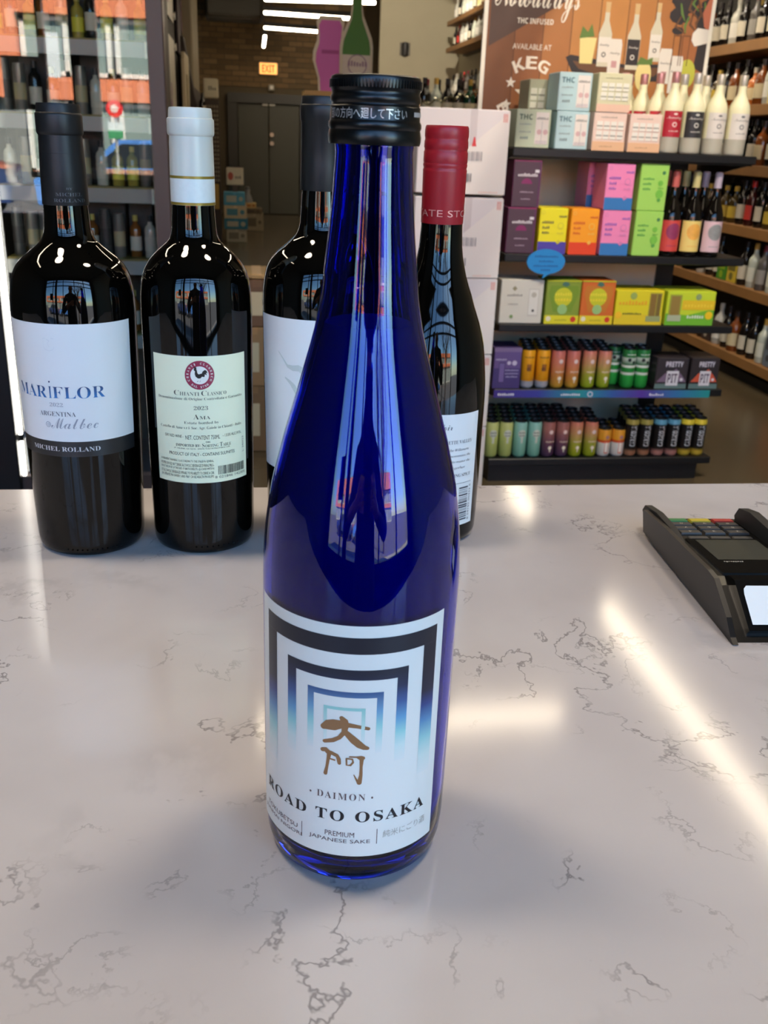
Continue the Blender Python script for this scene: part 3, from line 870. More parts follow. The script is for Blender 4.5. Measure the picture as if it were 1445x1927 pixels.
for k, (s_, u, w, h, z) in enumerate((('WILLAMETTE VALLEY', 26, 50, 0.0026, 0.0797), ('from the heart of the Willamette', 18, 58, 0.0024, 0.0737), ('Valley, this wine demonstrates the', 18, 64, 0.0024, 0.0692), ('beauty of the place. No matter the', 18, 64, 0.0024, 0.0648), ('season we come together', 14, 58, 0.0024, 0.0601), ('CHERRY & BAKING SPICE', 24, 56, 0.0024, 0.0543))):
    text(mb, f, s_, u, z, w, h, style='serif' if k in (0, 5) else 'italic', off=-0.01 if k in (0, 5) else 0, res=2)
patch(mb, f, -10, 54, 0.0478, 0.0481, n=12)
r = random.Random(9)
z = 0.0185
while z < 0.044:
    w = r.choice((0.0004, 0.0004, 0.0008, 0.0012))
    patch(mb, f, 37, 50, z, z + w, n=4)
    z += w + r.choice((0.0004, 0.0006, 0.0009))
vs, fs = glyphs('8 54102 00432 5', 'sans', 2)
mb.add([f(53.0 - y * 2.6, 0.0315 + x * 0.028) for x, y in vs], fs)
text(mb, f, '750', 27, 0.0405, 12, 0.0030)
part('lettering', mb, mat((74, 76, 84), 0.45), lb)

# ------------------------------------------------------------------ card terminal
ter = thing('card_terminal', 'black card payment terminal with coloured keys lying on the counter', 'card terminal', (0.2903, 0.4721, 1.07), -math.atan2(0.0662, 0.9978))
TB, TG = mat((24, 23, 23), 0.32, spec=0.5), mat((14, 14, 15), 0.12, spec=0.6)
side = [(0.0, 0.0006), (0.003, 0.0), (0.150, 0.0035), (0.170, 0.0042), (0.1765, 0.0190), (0.174, 0.0205), (0.130, 0.0240), (0.080, 0.0258), (0.051, 0.0272), (0.040, 0.0265), (0.0148, 0.0119), (0.005, 0.0032)]
SX = lambda u, v, w: (w, u, v)
mb = MB(); mb.prism(side, SX, 0.0, 0.0035)
part('side_shield', mb, TB, ter)
mb = MB(); mb.prism(side, SX, 0.0775, 0.081)
part('side_shield', mb, TB, ter)
body = [(0.004, 0.0), (0.150, 0.0), (0.166, 0.0035), (0.170, 0.0150), (0.125, 0.0185), (0.052, 0.0225), (0.040, 0.0215), (0.012, 0.0050)]
mb = MB(); mb.prism(body, SX, 0.0035, 0.0775)
part('body', mb, mat((9, 9, 10), 0.25, spec=0.4), ter)
def topz(s): return 0.0225 - (s - 0.052) * (0.0075 / 0.118)
humpl = [(0.184, 0.011), (0.1885, 0.0150), (0.184, 0.0205), (0.160, 0.0238), (0.130, 0.0236), (0.112, 0.0200), (0.135, 0.0165), (0.160, 0.0150)]
humpr = [(0.164, 0.014), (0.1675, 0.0190), (0.162, 0.0270), (0.145, 0.0305), (0.110, 0.0300), (0.088, 0.0225), (0.115, 0.0185), (0.145, 0.0165)]
for hump, x0, x1 in ((humpl, 0.0042, 0.0095), (humpr, 0.0690, 0.0765)):
    mb = MB(); mb.prism(hump, SX, x0, x1)
    part('privacy_shield', mb, mat((30, 29, 29), 0.6), ter)
KEY = mat((58, 56, 54), 0.45)
def key(col, row, m, lt=None):
    x0 = 0.0135 + col * 0.0180
    s0 = 0.1660 - row * 0.0090
    mb = MB()
    z0, z1 = topz(s0 - 0.0075), topz(s0)
    h = 0.0018
    vs = [(x0, s0 - 0.0075, z0 - .001), (x0 + 0.0165, s0 - 0.0075, z0 - .001), (x0 + 0.0165, s0, z1 - .001), (x0, s0, z1 - .001)]
    vs += [(x0 + .0008, s0 - 0.0069, z0 + h), (x0 + 0.0157, s0 - 0.0069, z0 + h), (x0 + 0.0157, s0 - .0006, z1 + h), (x0 + .0008, s0 - .0006, z1 + h)]
    mb.add(vs, [(4, 5, 6, 7), (0, 1, 5, 4), (1, 2, 6, 5), (2, 3, 7, 6), (3, 0, 4, 7)])
    k = part('key', mb, m, ter)
    if lt:
        mb = MB()
        sl = (z1 - z0) / 0.0063
        # printed for somebody standing on the far side
        text(mb, lambda u, v: (x0 + 0.0085 - u, s0 - 0.0037 - v, z0 + h + 0.0002 + (0.0032 - v) * sl), lt, 0, 0, 0.0016 * len(lt) + 0.0008, 0.0026, res=2)
        part('lettering', mb, mat((210, 206, 196), 0.5), k)
for col, rgb in enumerate(((40, 124, 66), (196, 176, 40), (178, 52, 46))):
    key(col, 0, mat(rgb, 0.45))
for row in range(1, 4):
    for col in range(3):
        key(col, row, KEY, ['0', '9', '8', '7', '6', '5', '4', '3', '2'][(row - 1) * 3 + col])
mb = MB()
for k in range(3):
    x0 = 0.0165 + k * 0.0165
    mb.box(x0, x0 + 0.0145, 0.1215, 0.1262, topz(0.124) - .001, topz(0.124) + 0.0012, b=0.0005)
part('function_keys', mb, KEY, ter)
mb = MB()
def top(x, s, e): return (x, s, topz(s) + e)
mb.add([top(0.0125, 0.054, .0012), top(0.0675, 0.054, .0012), top(0.0675, 0.1205, .0012), top(0.0125, 0.1205, .0012), top(0.0125, 0.054, -.001), top(0.0675, 0.054, -.001), top(0.0675, 0.1205, -.001), top(0.0125, 0.1205, -.001)],
       [(0, 1, 2, 3), (4, 5, 1, 0), (5, 6, 2, 1), (6, 7, 3, 2), (7, 4, 0, 3)])
scr = part('display_panel', mb, TG, ter)
mb = MB(); mb.add([top(0.019, 0.078, .0014), top(0.064, 0.078, .0014), top(0.064, 0.118, .0014), top(0.019, 0.118, .0014)], [(0, 1, 2, 3)])
part('screen', mb, mat((78, 78, 70), 0.14, spec=0.6), scr)
mb = MB(); scribble(mb, lambda u, v: top(0.028 - u, 0.0735 - v, .0016), 0, 0, 0.014, 0.0022, 0, 9, 3)
part('lettering', mb, mat((190, 190, 184), 0.5), scr)
# sloping front: a dark glossy wedge and a white paper sticker
fr = [(0.052, 0.0225), (0.046, 0.0258), (0.038, 0.0262), (0.0075, 0.0062), (0.010, 0.003), (0.045, 0.003)]
mb = MB(); mb.prism(fr, SX, 0.0125, 0.0685)
part('card_slot_housing', mb, TG, ter)
sl = lambda u, t_: (u, 0.0072 + t_ * 0.0306, 0.0066 + t_ * 0.0202 + 0.0004)
mb = MB()
pts = [(0.0155, 0.10), (0.0600, 0.10), (0.0600, 0.86), (0.0185, 0.86), (0.0165, 0.80), (0.0158, 0.70)]
mb.add([sl(*p) for p in pts], [tuple(range(6))])
part('paper_sticker', mb, mat((226, 234, 238), 0.5), ter)

# ------------------------------------------------------------------ glass display cabinet at the left
BROWN = mat((74, 62, 58), 0.45)
BLK = mat((12, 12, 13), 0.45)
vit = thing('display_cabinet', 'tall glass-fronted display cabinet with bottles on lit shelves at the left', 'cabinet', (0, 0, 0))
mb = MB(); mb.box(-0.308, -0.252, 3.62, 3.70, 0, 2.9, b=0.004)
part('frame_post', mb, BROWN, vit)
mb = MB(); mb.box(-1.05, -0.862, 3.60, 3.70, 0, 2.9, b=0.004)
part('frame_post', mb, BLK, vit)
mb = MB(); mb.box(-0.86, -0.31, 4.10, 4.14, 0, 2.9); mb.box(-0.30, -0.27, 3.70, 4.14, 0, 2.9); mb.box(-1.05, -0.90, 3.70, 4.14, 0, 2.9)
part('back_panel', mb, mat((74, 66, 56), 0.6), vit)
mb = MB(); mb.box(-0.90, -0.27, 3.62, 4.14, 2.86, 2.92); mb.box(-0.90, -0.27, 3.62, 4.14, 0.0, 0.08)
part('top_and_plinth', mb, BROWN, vit)
mb = MB(); mb.box(-0.858, -0.847, 3.63, 3.645, 0.245, 2.85); mb.box(-0.858, -0.847, 3.63, 3.645, 0.05, 0.215)
part('light_strip', mb, mat((255, 250, 240), 0.5, emit=9.0), vit, label='white vertical light strip')
PANE = bpy.data.materials.new('clear_glass_pane')
PANE.use_nodes = True
nt = PANE.node_tree
nt.nodes.remove(nt.nodes['Principled BSDF'])
fz = nt.nodes.new('ShaderNodeFresnel'); fz.inputs[0].default_value = 1.62
t1 = nt.nodes.new('ShaderNodeBsdfTransparent'); t1.inputs[0].default_value = (0.94, 0.96, 0.95, 1)
g1 = nt.nodes.new('ShaderNodeBsdfGlossy'); g1.inputs['Roughness'].default_value = 0.0
mx = nt.nodes.new('ShaderNodeMixShader')
nt.links.new(fz.outputs[0], mx.inputs[0]); nt.links.new(t1.outputs[0], mx.inputs[1]); nt.links.new(g1.outputs[0], mx.inputs[2])
nt.links.new(mx.outputs[0], nt.nodes['Material Output'].inputs[0])
mb = MB(); mb.box(-0.846, -0.308, 3.655, 3.661, 0.08, 2.86)
part('glass_pane', mb, PANE, vit)
SHF, SHT = mat((150, 146, 138), 0.35), mat((120, 104, 40), 0.5)
vz = [0.62, 0.895, 1.148, 1.385, 1.625, 1.87]
for z in vz:
    mb = MB(); mb.box(-0.845, -0.312, 3.70, 4.10, z - 0.012, z, 1); mb.box(-0.845, -0.312, 3.69, 3.70, z - 0.054, z - 0.006, 0); mb.box(-0.322, -0.314, 3.686, 3.70, z - 0.056, z - 0.004, 2)
    part('shelf', mb, [SHF, SHT, mat((240, 236, 214), 0.2)], vit)
# small bottles and tins behind the glass
def mini(kind, name='bottle'):
    body = {'tin': (128, 122, 112), 'amber': (120, 70, 28), 'dark': (34, 28, 24), 'olive': (150, 136, 60), 'pale': (190, 184, 166), 'grey': (86, 84, 80)}[kind]
    r = thing(name, '-', 'bottle')
    h = {'tin': 0.155, 'amber': 0.150, 'dark': 0.165, 'olive': 0.135, 'pale': 0.150, 'grey': 0.170}[kind]
    mb = MB()
    if kind in ('tin', 'grey'):
        mb.lathe([(0.0, 0.0), (0.020, 0.0), (0.0205, 0.002), (0.0205, h - 0.012), (0.019, h - 0.012), (0.019, h), (0.0, h)], 16)
        part('body', mb, mat(body, 0.3, metal=0.4), r, smooth=35)
        mb = MB(); mb.lathe([(0.0209, h * 0.25), (0.0209, h * 0.6)], 16)
        part('label', mb, mat((176, 160, 120) if kind == 'tin' else (60, 54, 50), 0.5), r, smooth=60)
    else:
        mb.lathe([(0.0, 0.0), (0.020, 0.0), (0.021, 0.003), (0.021, h * 0.66), (0.018, h * 0.73), (0.009, h * 0.80), (0.008, h * 0.95), (0.0, h * 0.95)], 16)
        part('body', mb, mat(body, 0.08, spec=0.6), r, smooth=50)
        mb = MB(); mb.lathe([(0.0095, h * 0.86), (0.0095, h), (0.0, h)], 14)
        part('cap', mb, mat((190, 170, 80) if kind in ('olive', 'amber') else (40, 38, 36), 0.4), r, smooth=40)
        mb = MB(); mb.lathe([(0.0214, h * 0.16), (0.0214, h * 0.5)], 16)
        part('label', mb, mat((206, 196, 60) if kind == 'olive' else (196, 188, 168), 0.5), r, smooth=60)
    return r
protos = {}
RANK = ['bottom', 'second', 'third', 'fourth', 'fifth', 'top']
DESC = {'tin': 'dull metal tube with tan label', 'amber': 'small amber glass bottle', 'dark': 'small dark glass bottle', 'olive': 'small olive bottle with yellow label', 'pale': 'small pale glass bottle', 'grey': 'dark grey metal tube'}
cat_rows = [(0.62, ['grey', 'tin', 'amber', 'dark', 'grey', 'tin', 'amber', 'grey']), (0.895, ['grey', 'tin', 'tin', 'pale', 'dark', 'amber', 'grey', 'tin', 'amber', 'pale']),
            (1.148, ['pale', 'tin', 'dark', 'grey', 'amber', 'tin', 'pale', 'olive', 'olive', 'tin']), (1.385, ['grey', 'tin', 'dark', 'amber', 'grey', 'tin', 'pale', 'amber', 'tin', 'pale']),
            (1.625, ['olive', 'dark', 'olive', 'amber', 'tin', 'olive', 'dark', 'olive', 'pale', 'olive'])]
for ri, (z, kinds) in enumerate(cat_rows):
    for i, k in enumerate(kinds):
        x = -0.815 + i * (0.47 / (len(kinds) - 1)) + rnd.uniform(-0.006, 0.006)
        lb_ = '%s, %s from the left, %s cabinet shelf' % (DESC[k], ORD[i], RANK[ri])
        p = (x, 3.76 + rnd.uniform(0, 0.03), z + 0.0006)
        if k not in protos:
            protos[k] = mini(k); protos[k].location = p; protos[k]['label'] = lb_; protos[k]['group'] = 'bottles in the glass cabinet'
        else:
            dup(protos[k], lb_, p, rnd.uniform(0, 6), 'bottles in the glass cabinet')
# dark boxes standing behind them
for i, (x, z, w, h) in enumerate(((-0.70, 1.385, 0.15, 0.20), (-0.52, 1.385, 0.09, 0.22), (-0.53, 1.625, 0.09, 0.23), (-0.56, 1.148, 0.13, 0.20), (-0.525, 0.895, 0.18, 0.2), (-0.38, 0.895, 0.09, 0.19), (-0.36, 0.62, 0.08, 0.19))):
    mb = MB(); mb.box(x - w / 2, x + w / 2, 3.84, 3.93, z, z + h, b=0.003)
    o = part('gift_box', mb, mat((40, 32, 28), 0.5), None)
    o.location.z = 0.0006
    tag(o, 'dark %s gift box behind the bottles on the %s cabinet shelf' % (('wide', 'narrow', 'slim', 'broad', 'low wide', 'tall narrow', 'small')[i], {0.62: 'bottom', 0.895: 'second', 1.148: 'third', 1.385: 'fourth', 1.625: 'fifth'}[z]), 'box')

# ------------------------------------------------------------------ black gondola with the canned drinks
SHELF = mat((16, 17, 19), 0.38, spec=0.5)
gon = thing('gondola_shelf', 'black metal store shelf unit with five shelves of drinks', 'shelf', (1.49, 3.70, 0))
gx0, gx1 = -0.485, 0.49
mb = MB(); mb.box(gx0 + 0.02, gx1 - 0.12, 0.50, 0.53, 0.1, 1.30)
part('back_panel', mb, mat((226, 214, 186), 0.6), gon)
for x0, x1 in ((gx0, gx0 + 0.03), (gx1 - 0.13, gx1 - 0.05)):
    mb = MB(); mb.box(x0, x1, 0.49, 0.56, 0, 1.34)
    part('upright', mb, SHELF, gon)
shz = [0.105, 0.405, 0.672, 0.945, 1.330]
for i, z in enumerate(shz):
    mb = MB(); mb.box(gx0, gx1 + (0.02 if i < 4 else 0.0), 0.0, 0.5, z - 0.03, z, b=0.003)
    if i == 4:
        mb.box(gx0, gx1, 0.03, 0.5, z - 0.036, z - 0.03)
    sh = part('shelf', mb, SHELF, gon)
    for s in (gx0 + 0.001, gx1 - 0.007):
        b_ = MB(); b_.prism([(0.02, z - 0.03), (0.5, z - 0.03), (0.5, z - 0.10), (0.45, z - 0.10)], lambda u, v, w: (w, u, v), s, s + 0.006)
        part('bracket', b_, SHELF, sh)
mb = MB(); mb.box(gx0 + 0.01, gx1 - 0.03, 0.02, 0.5, 0, 0.072)
part('plinth', mb, BLK, gon)
mb = MB(); mb.box(-0.486, 0.452, -0.006, -0.001, 0.372, 0.403)
stp = part('price_strip', mb, zgrad([(-0.48, (62, 44, 130)), (-0.30, (56, 60, 150)), (-0.12, (36, 140, 150)), (0.02, (50, 90, 160)), (0.15, (84, 52, 150)), (0.30, (50, 110, 165)), (0.45, (34, 140, 140))], axis=0, z0=-0.49, z1=0.46), gon, label='purple and teal price strip')
mb = MB()
for k, (x, w, n) in enumerate(((-0.435, 0.07, 8), (-0.16, 0.085, 9), (0.215, 0.065, 7))):
    scribble(mb, lambda u, v: (u, -0.0068, v), x, 0.387, w, 0.013, 0, n, 20 + k)
disc(mb, lambda u, v: (u, -0.0068, v), -0.075, 0.387, 0.012, 0.012, 0, 16, 0.7)
part('lettering', mb, mat((220, 220, 235), 0.5), stp)

YF = 3.715
def pack(name, label, cat, x, z, w, h, d, rgb, decals=(), y=YF, group=None, rz=0.0, rough=0.35, side=None):
    """a carton whose front lower left corner stands at (x, y, z); decals are printed on the front"""
    t = thing(name, label, cat, (x + w / 2, y + d / 2, z), rz, group)
    mb = MB(); mb.box(-w / 2, w / 2, -d / 2, d / 2, 0, h, b=0.0025)
    part('box_body', mb, mat(side or rgb, rough), t)
    pm, mats = MB(), []
    fn = lambda e: (lambda u, v: (-w / 2 + u * w, -d / 2 - e, v * h))
    def mi(c):
        m = mat(c, rough)
        if m not in mats: mats.append(m)
        return mats.index(m)
    if side:
        patch(pm, fn(0.0006), 0.015, 0.985, 0.012, 0.988, mi(rgb))
    for k, dc in enumerate(decals):
        f = fn(0.0009 + 0.00012 * k)
        if dc[0] == 'r': patch(pm, f, dc[1], dc[2], dc[3], dc[4], mi(dc[5]))
        elif dc[0] == 'd': disc(pm, f, dc[1], dc[2], dc[3], dc[3] * w / h, mi(dc[4]), 18)
        elif dc[0] == 'p': pm.add([f(*p) for p in dc[1]], [tuple(range(len(dc[1])))], mi(dc[2]))
        elif dc[0] == 't': text(pm, f, dc[1], dc[2], dc[3], dc[4], dc[5], mi(dc[6]), dc[7] if len(dc) > 7 else 'bold', res=2)
        elif dc[0] == 's': scribble(pm, f, dc[1], dc[2], dc[3], dc[4], mi(dc[5]), dc[6], 31 + k)
    if pm.f:
        part('printed_front', pm, mats, t)
    return t
def cangrid(x0, x1, y0, y1, nx, ny, c, c2):
    out = []
    for i in range(nx):
        for j in range(ny):
            a = x0 + (x1 - x0) * i / nx; b = a + (x1 - x0) / nx * 0.82
            u = y0 + (y1 - y0) * j / ny; v = u + (y1 - y0) / ny * 0.86
            out.append(('r', a, b, u, v, c)); out.append(('r', a, b, u + (v - u) * 0.35, u + (v - u) * 0.5, c2))
    return out
GC = (190, 200, 172); BC = (176, 204, 208); PK = (226, 200, 186); SG = (208, 204, 168)
def thc(c, dk): return [('t', 'THC', 0.27, 0.80, 0.38, 0.14, dk), ('s', 0.27, 0.62, 0.36, 0.05, (140, 150, 150), 7), ('s', 0.27, 0.42, 0.34, 0.05, (140, 150, 150), 6), ('s', 0.25, 0.27, 0.24, 0.09, (120, 136, 140), 4),
                        ('r', 0.56, 0.94, 0.10, 0.93, (222, 214, 206)), ('s', 0.75, 0.78, 0.34, 0.08, (120, 120, 118), 8), ('d', 0.68, 0.42, 0.07, (206, 170, 170)), ('d', 0.86, 0.42, 0.07, (206, 170, 170)), ('r', 0.58, 0.92, 0.12, 0.20, (200, 190, 190)), ('r', 0.74, 0.755, 0.12, 0.70, (170, 170, 170))]
def tinpack(c): return [('s', 0.45, 0.88, 0.5, 0.05, (150, 140, 130), 10)] + cangrid(0.10, 0.95, 0.30, 0.80, 4, 2, (228, 224, 214), (150, 146, 140)) + [('r', 0.0, 1.0, 0.0, 0.24, (222, 178, 140)), ('s', 0.42, 0.12, 0.4, 0.05, (180, 140, 110), 8)]
TOPZ = 1.331
pack('drink_carton', 'pale green THC drink carton at left end of the top black shelf', 'carton', 1.013, TOPZ, 0.132, 0.134, 0.14, GC, thc(GC, (70, 96, 84)), rough=0.5)
pack('drink_carton', 'pale blue THC drink carton, lower of the two stacked on top shelf', 'carton', 1.167, TOPZ, 0.127, 0.132, 0.14, BC, thc(BC, (56, 96, 108)), rough=0.5)
pack('drink_carton', 'pale blue THC drink carton, upper of the two stacked on top shelf', 'carton', 1.163, TOPZ + 0.133, 0.127, 0.132, 0.14, BC, thc(BC, (56, 96, 108)), rough=0.5)
pack('drink_carton', 'dull sage carton set back behind the stacked pale blue cartons', 'carton', 1.095, TOPZ, 0.15, 0.245, 0.14, (150, 152, 126), cangrid(0.05, 0.45, 0.5, 0.9, 2, 2, (190, 190, 170), (120, 120, 104)), y=3.87, rough=0.5)
pack('drink_carton', 'pinkish multipack carton under the sage topped one on the top shelf', 'carton', 1.312, TOPZ, 0.128, 0.135, 0.14, PK, tinpack(PK), rough=0.5)
pack('drink_carton', 'sage and cream multipack carton stacked on a pinkish one, top shelf', 'carton', 1.314, TOPZ + 0.136, 0.130, 0.133, 0.14, SG, [('s', 0.45, 0.88, 0.5, 0.05, (150, 150, 120), 10)] + cangrid(0.10, 0.95, 0.30, 0.78, 4, 2, (226, 224, 210), (150, 150, 136)) + [('r', 0.0, 1.0, 0.0, 0.2, (224, 188, 166))], rough=0.5)
pack('drink_carton', 'single pinkish multipack carton beside the frosted bottles on the top shelf', 'carton', 1.454, TOPZ, 0.127, 0.134, 0.14, PK, tinpack(PK), rough=0.5)
# frosted bottles on the top shelf
FROST = mat((226, 222, 186), 0.45, spec=0.4, key='frosted_glass')
FROSTB = mat((176, 172, 156), 0.5, key='frosted_base')
def frosted(lrgb, ink, capc, lname):
    r = thing('frosted_bottle', '-', 'bottle', group='frosted bottles on the top shelf')
    mb = MB(); mb.lathe([(0.0, 0.001), (0.036, 0.0), (0.0395, 0.003), (0.040, 0.01), (0.040, 0.058), (0.040, 0.060), (0.0405, 0.150), (0.0395, 0.166), (0.035, 0.182), (0.026, 0.200), (0.018, 0.216), (0.0150, 0.230), (0.0142, 0.262), (0.0, 0.262)], 28, mis=[1, 1, 1, 1, 0, 0, 0, 0, 0, 0, 0, 0, 0])
    part('frosted_glass', mb, [FROST, FROSTB], r, smooth=50)
    mb = MB(); mb.lathe([(0.0150, 0.248), (0.0158, 0.250), (0.0158, 0.284), (0.0140, 0.286), (0.0, 0.286)], 20)
    part('cap', mb, mat(capc, 0.3, metal=0.6), r, smooth=40)
    mb = MB(); patch(mb, on_cyl(0.0405, 0.0004), -62, 62, 0.058, 0.150, n=16, m=2)
    l = part('label', mb, mat(lrgb, 0.5), r, smooth=60)
    f = on_cyl(0.0405, 0.0008)
    mb = MB(); text(mb, f, 'Nowadays', 0, 0.125, 86, 0.014, style='script'); disc(mb, f, 0, 0.139, 11, 0.004); scribble(mb, f, 0, 0.080, 55, 0.006, 0, 8, 4); disc(mb, f, 0, 0.102, 13, 0.009, 0, 16, 0.6)
    part('lettering', mb, mat(ink, 0.5), l)
    return r
fr_red = frosted((176, 34, 50), (226, 206, 200), (216, 160, 160), 'red')
fr_blk = frosted((44, 44, 46), (200, 198, 190), (216, 212, 202), 'black')
fr_wht = frosted((214, 208, 200), (110, 108, 110), (222, 214, 196), 'white')
fr_red.location = (1.632, 3.757, TOPZ); fr_red['label'] = 'frosted bottle with red label at the front of the top shelf'
fr_blk.location = (1.720, 3.757, TOPZ); fr_blk['label'] = 'frosted bottle with black label on the top shelf'
fr_wht.location = (1.812, 3.757, TOPZ); fr_wht['label'] = 'frosted bottle with white label beside the black labelled one'
dup(fr_wht, 'frosted bottle with white label at the right end of the top shelf', (1.902, 3.752, TOPZ))
for i, y in enumerate((3.85, 3.945, 4.03)):
    dup(fr_red, 'pink capped frosted bottle %s behind the red labelled one' % ('directly', 'second', 'third')[i], (1.610 - 0.028 * i, y, TOPZ))
dup(fr_red, 'pink capped frosted bottle at far back left of the red labelled one', (1.497, 3.93, TOPZ))
dup(fr_blk, 'frosted bottle directly behind the black labelled one', (1.708, 3.85, TOPZ))
dup(fr_wht, 'frosted bottle behind the white labelled pair on the top shelf', (1.800, 3.85, TOPZ))

# shelf two: bright cartons and sparkling wine
Z2 = 0.946
def lem(top, bot, ink, wave):
    d = [('r', 0, 1, 0, 0.27, bot), ('p', [(0.50, 0.275), (0.62, 0.275), (0.70, 0.21), (0.78, 0.275), (0.9, 0.275), (0.9, 0.285), (0.5, 0.285)], top), ('s', 0.82, 0.83, 0.28, 0.06, ink, 7), ('d', 0.12, 0.90, 0.06, wave), ('d', 0.12, 0.90, 0.045, top),
         ('s', 0.30, 0.70, 0.42, 0.07, ink, 6), ('s', 0.24, 0.59, 0.26, 0.07, ink, 4), ('s', 0.24, 0.48, 0.26, 0.07, ink, 4), ('d', 0.76, 0.62, 0.11, wave), ('d', 0.76, 0.62, 0.085, top), ('s', 0.76, 0.47, 0.24, 0.06, wave, 5), ('d', 0.72, 0.27, 0.06, wave)]
    return d
PUR = (74, 50, 66)
pd = [('r', 0, 1, 0.97, 1, (138, 44, 92)), ('s', 0.52, 0.70, 0.72, 0.09, (214, 208, 214), 10), ('r', 0.78, 0.94, 0.74, 0.80, (214, 208, 214)), ('d', 0.5, 0.49, 0.20, (126, 30, 92)), ('r', 0.28, 0.72, 0.36, 0.50, PUR), ('s', 0.52, 0.33, 0.5, 0.04, (170, 150, 168), 11), ('s', 0.5, 0.18, 0.34, 0.035, (170, 150, 168), 7), ('r', 0.93, 1, 0, 0.97, (88, 40, 80))]
pack('drink_carton', 'dark purple carton, upper of two at the left of the second shelf', 'carton', 1.018, Z2 + 0.172, 0.108, 0.170, 0.14, PUR, pd, side=(110, 36, 84))
pack('drink_carton', 'dark purple carton, lower of two at the left of the second shelf', 'carton', 1.009, Z2, 0.112, 0.171, 0.14, PUR, pd, side=(110, 36, 84))
pack('drink_carton', 'bright yellow and violet drink carton on the second shelf', 'carton', 1.137, Z2, 0.113, 0.172, 0.14, (232, 220, 30), lem((232, 220, 30), (78, 64, 160), (90, 84, 60), (206, 196, 60)))
pack('drink_carton', 'orange and red drink carton on the second shelf', 'carton', 1.263, Z2, 0.113, 0.172, 0.14, (246, 160, 30), lem((246, 160, 30), (226, 70, 36), (206, 84, 40), (236, 186, 90)))
PKD = lem((236, 136, 184), (54, 120, 186), (130, 90, 180), (206, 130, 180))
pack('drink_carton', 'pink and blue drink carton, upper of the two stacked', 'carton', 1.387, Z2 + 0.171, 0.113, 0.170, 0.14, (236, 136, 184), PKD)
pack('drink_carton', 'pink and blue drink carton, lower of the two stacked', 'carton', 1.391, Z2, 0.115, 0.170, 0.14, (236, 136, 184), PKD)
pack('drink_carton', 'second pink and blue carton set back, seen left of the upper one', 'carton', 1.368, Z2 + 0.171, 0.113, 0.170, 0.14, (236, 136, 184), PKD, y=3.87)
pack('drink_carton', 'second pink and blue carton underneath at the back of the second shelf', 'carton', 1.368, Z2, 0.113, 0.170, 0.14, (236, 136, 184), PKD, y=3.87)
GRD = [('s', 0.30, 0.70, 0.40, 0.07, (70, 150, 70), 6), ('s', 0.26, 0.59, 0.30, 0.07, (70, 150, 70), 5), ('s', 0.26, 0.48, 0.28, 0.07, (70, 150, 70), 4), ('d', 0.82, 0.82, 0.06, (70, 130, 80)), ('d', 0.74, 0.60, 0.09, (116, 190, 70)), ('d', 0.74, 0.37, 0.14, (120, 192, 72)), ('d', 0.74, 0.24, 0.06, (84, 160, 70)), ('s', 0.76, 0.5, 0.2, 0.05, (100, 176, 70), 5)]
pack('drink_carton', 'lime green drink carton, upper of the two stacked', 'carton', 1.523, Z2 + 0.171, 0.114, 0.173, 0.14, (160, 212, 98), GRD)
pack('drink_carton', 'lime green drink carton, lower of the two stacked', 'carton', 1.525, Z2, 0.114, 0.170, 0.14, (160, 212, 98), GRD)
def sparkling(lrgb, dot, capc):
    r = thing('sparkling_wine_bottle', '-', 'bottle', group='sparkling wine bottles on the second shelf')
    mb = MB(); mb.lathe([(0.0, 0.002), (0.036, 0.0), (0.0395, 0.003), (0.040, 0.01), (0.040, 0.145), (0.0385, 0.162), (0.033, 0.182), (0.025, 0.204), (0.0185, 0.224), (0.0150, 0.245), (0.0140, 0.270), (0.0138, 0.312), (0.0, 0.312)], 28)
    part('glass', mb, mat((14, 10, 8), 0.06, spec=0.5), r, smooth=50)
    mb = MB(); mb.lathe([(0.0150, 0.262), (0.0146, 0.285), (0.0155, 0.300), (0.0150, 0.318), (0.010, 0.322), (0.0, 0.322)], 20)
    part('foil', mb, mat(capc, 0.45), r, smooth=40)
    mb = MB(); patch(mb, on_cyl(0.040, 0.0004), -74, 74, 0.020, 0.138, n=18, m=2)
    l = part('label', mb, mat(lrgb, 0.5), r, smooth=60)
    mb = MB(); f = on_cyl(0.040, 0.0008)
    disc(mb, f, 4, 0.096, 44, 0.031, 0, 26)
    part('round_print', mb, mat(dot, 0.5, grain=0.25, gscale=60), l)
    mb = MB(); scribble(mb, on_cyl(0.040, 0.001), 2, 0.042, 60, 0.006, 0, 9, 3)
    part('lettering', mb, mat(dot, 0.5), l)
    return r
sp1 = sparkling((206, 72, 66), (142, 50, 92), (196, 96, 90))
sp2 = sparkling((232, 208, 120), (232, 172, 78), (200, 190, 130))
sp3 = sparkling((212, 182, 190), (142, 144, 144), (182, 170, 186))
for o, x, c in ((sp1, 1.688, 'coral red label and pink foil'), (sp2, 1.775, 'yellow label and cream foil'), (sp3, 1.865, 'pale pink label with grey round print')):
    o.location = (x, 3.757, Z2); o['label'] = 'sparkling wine bottle with %s on the second shelf' % c
    for k in (1, 2):
        dup(o, 'sparkling wine bottle %s behind the one with %s' % (('directly', 'second')[k - 1], c), (x - (0.012 if o is sp3 else 0.005 if o is sp2 else 0.0), 3.757 + 0.086 * k, Z2))

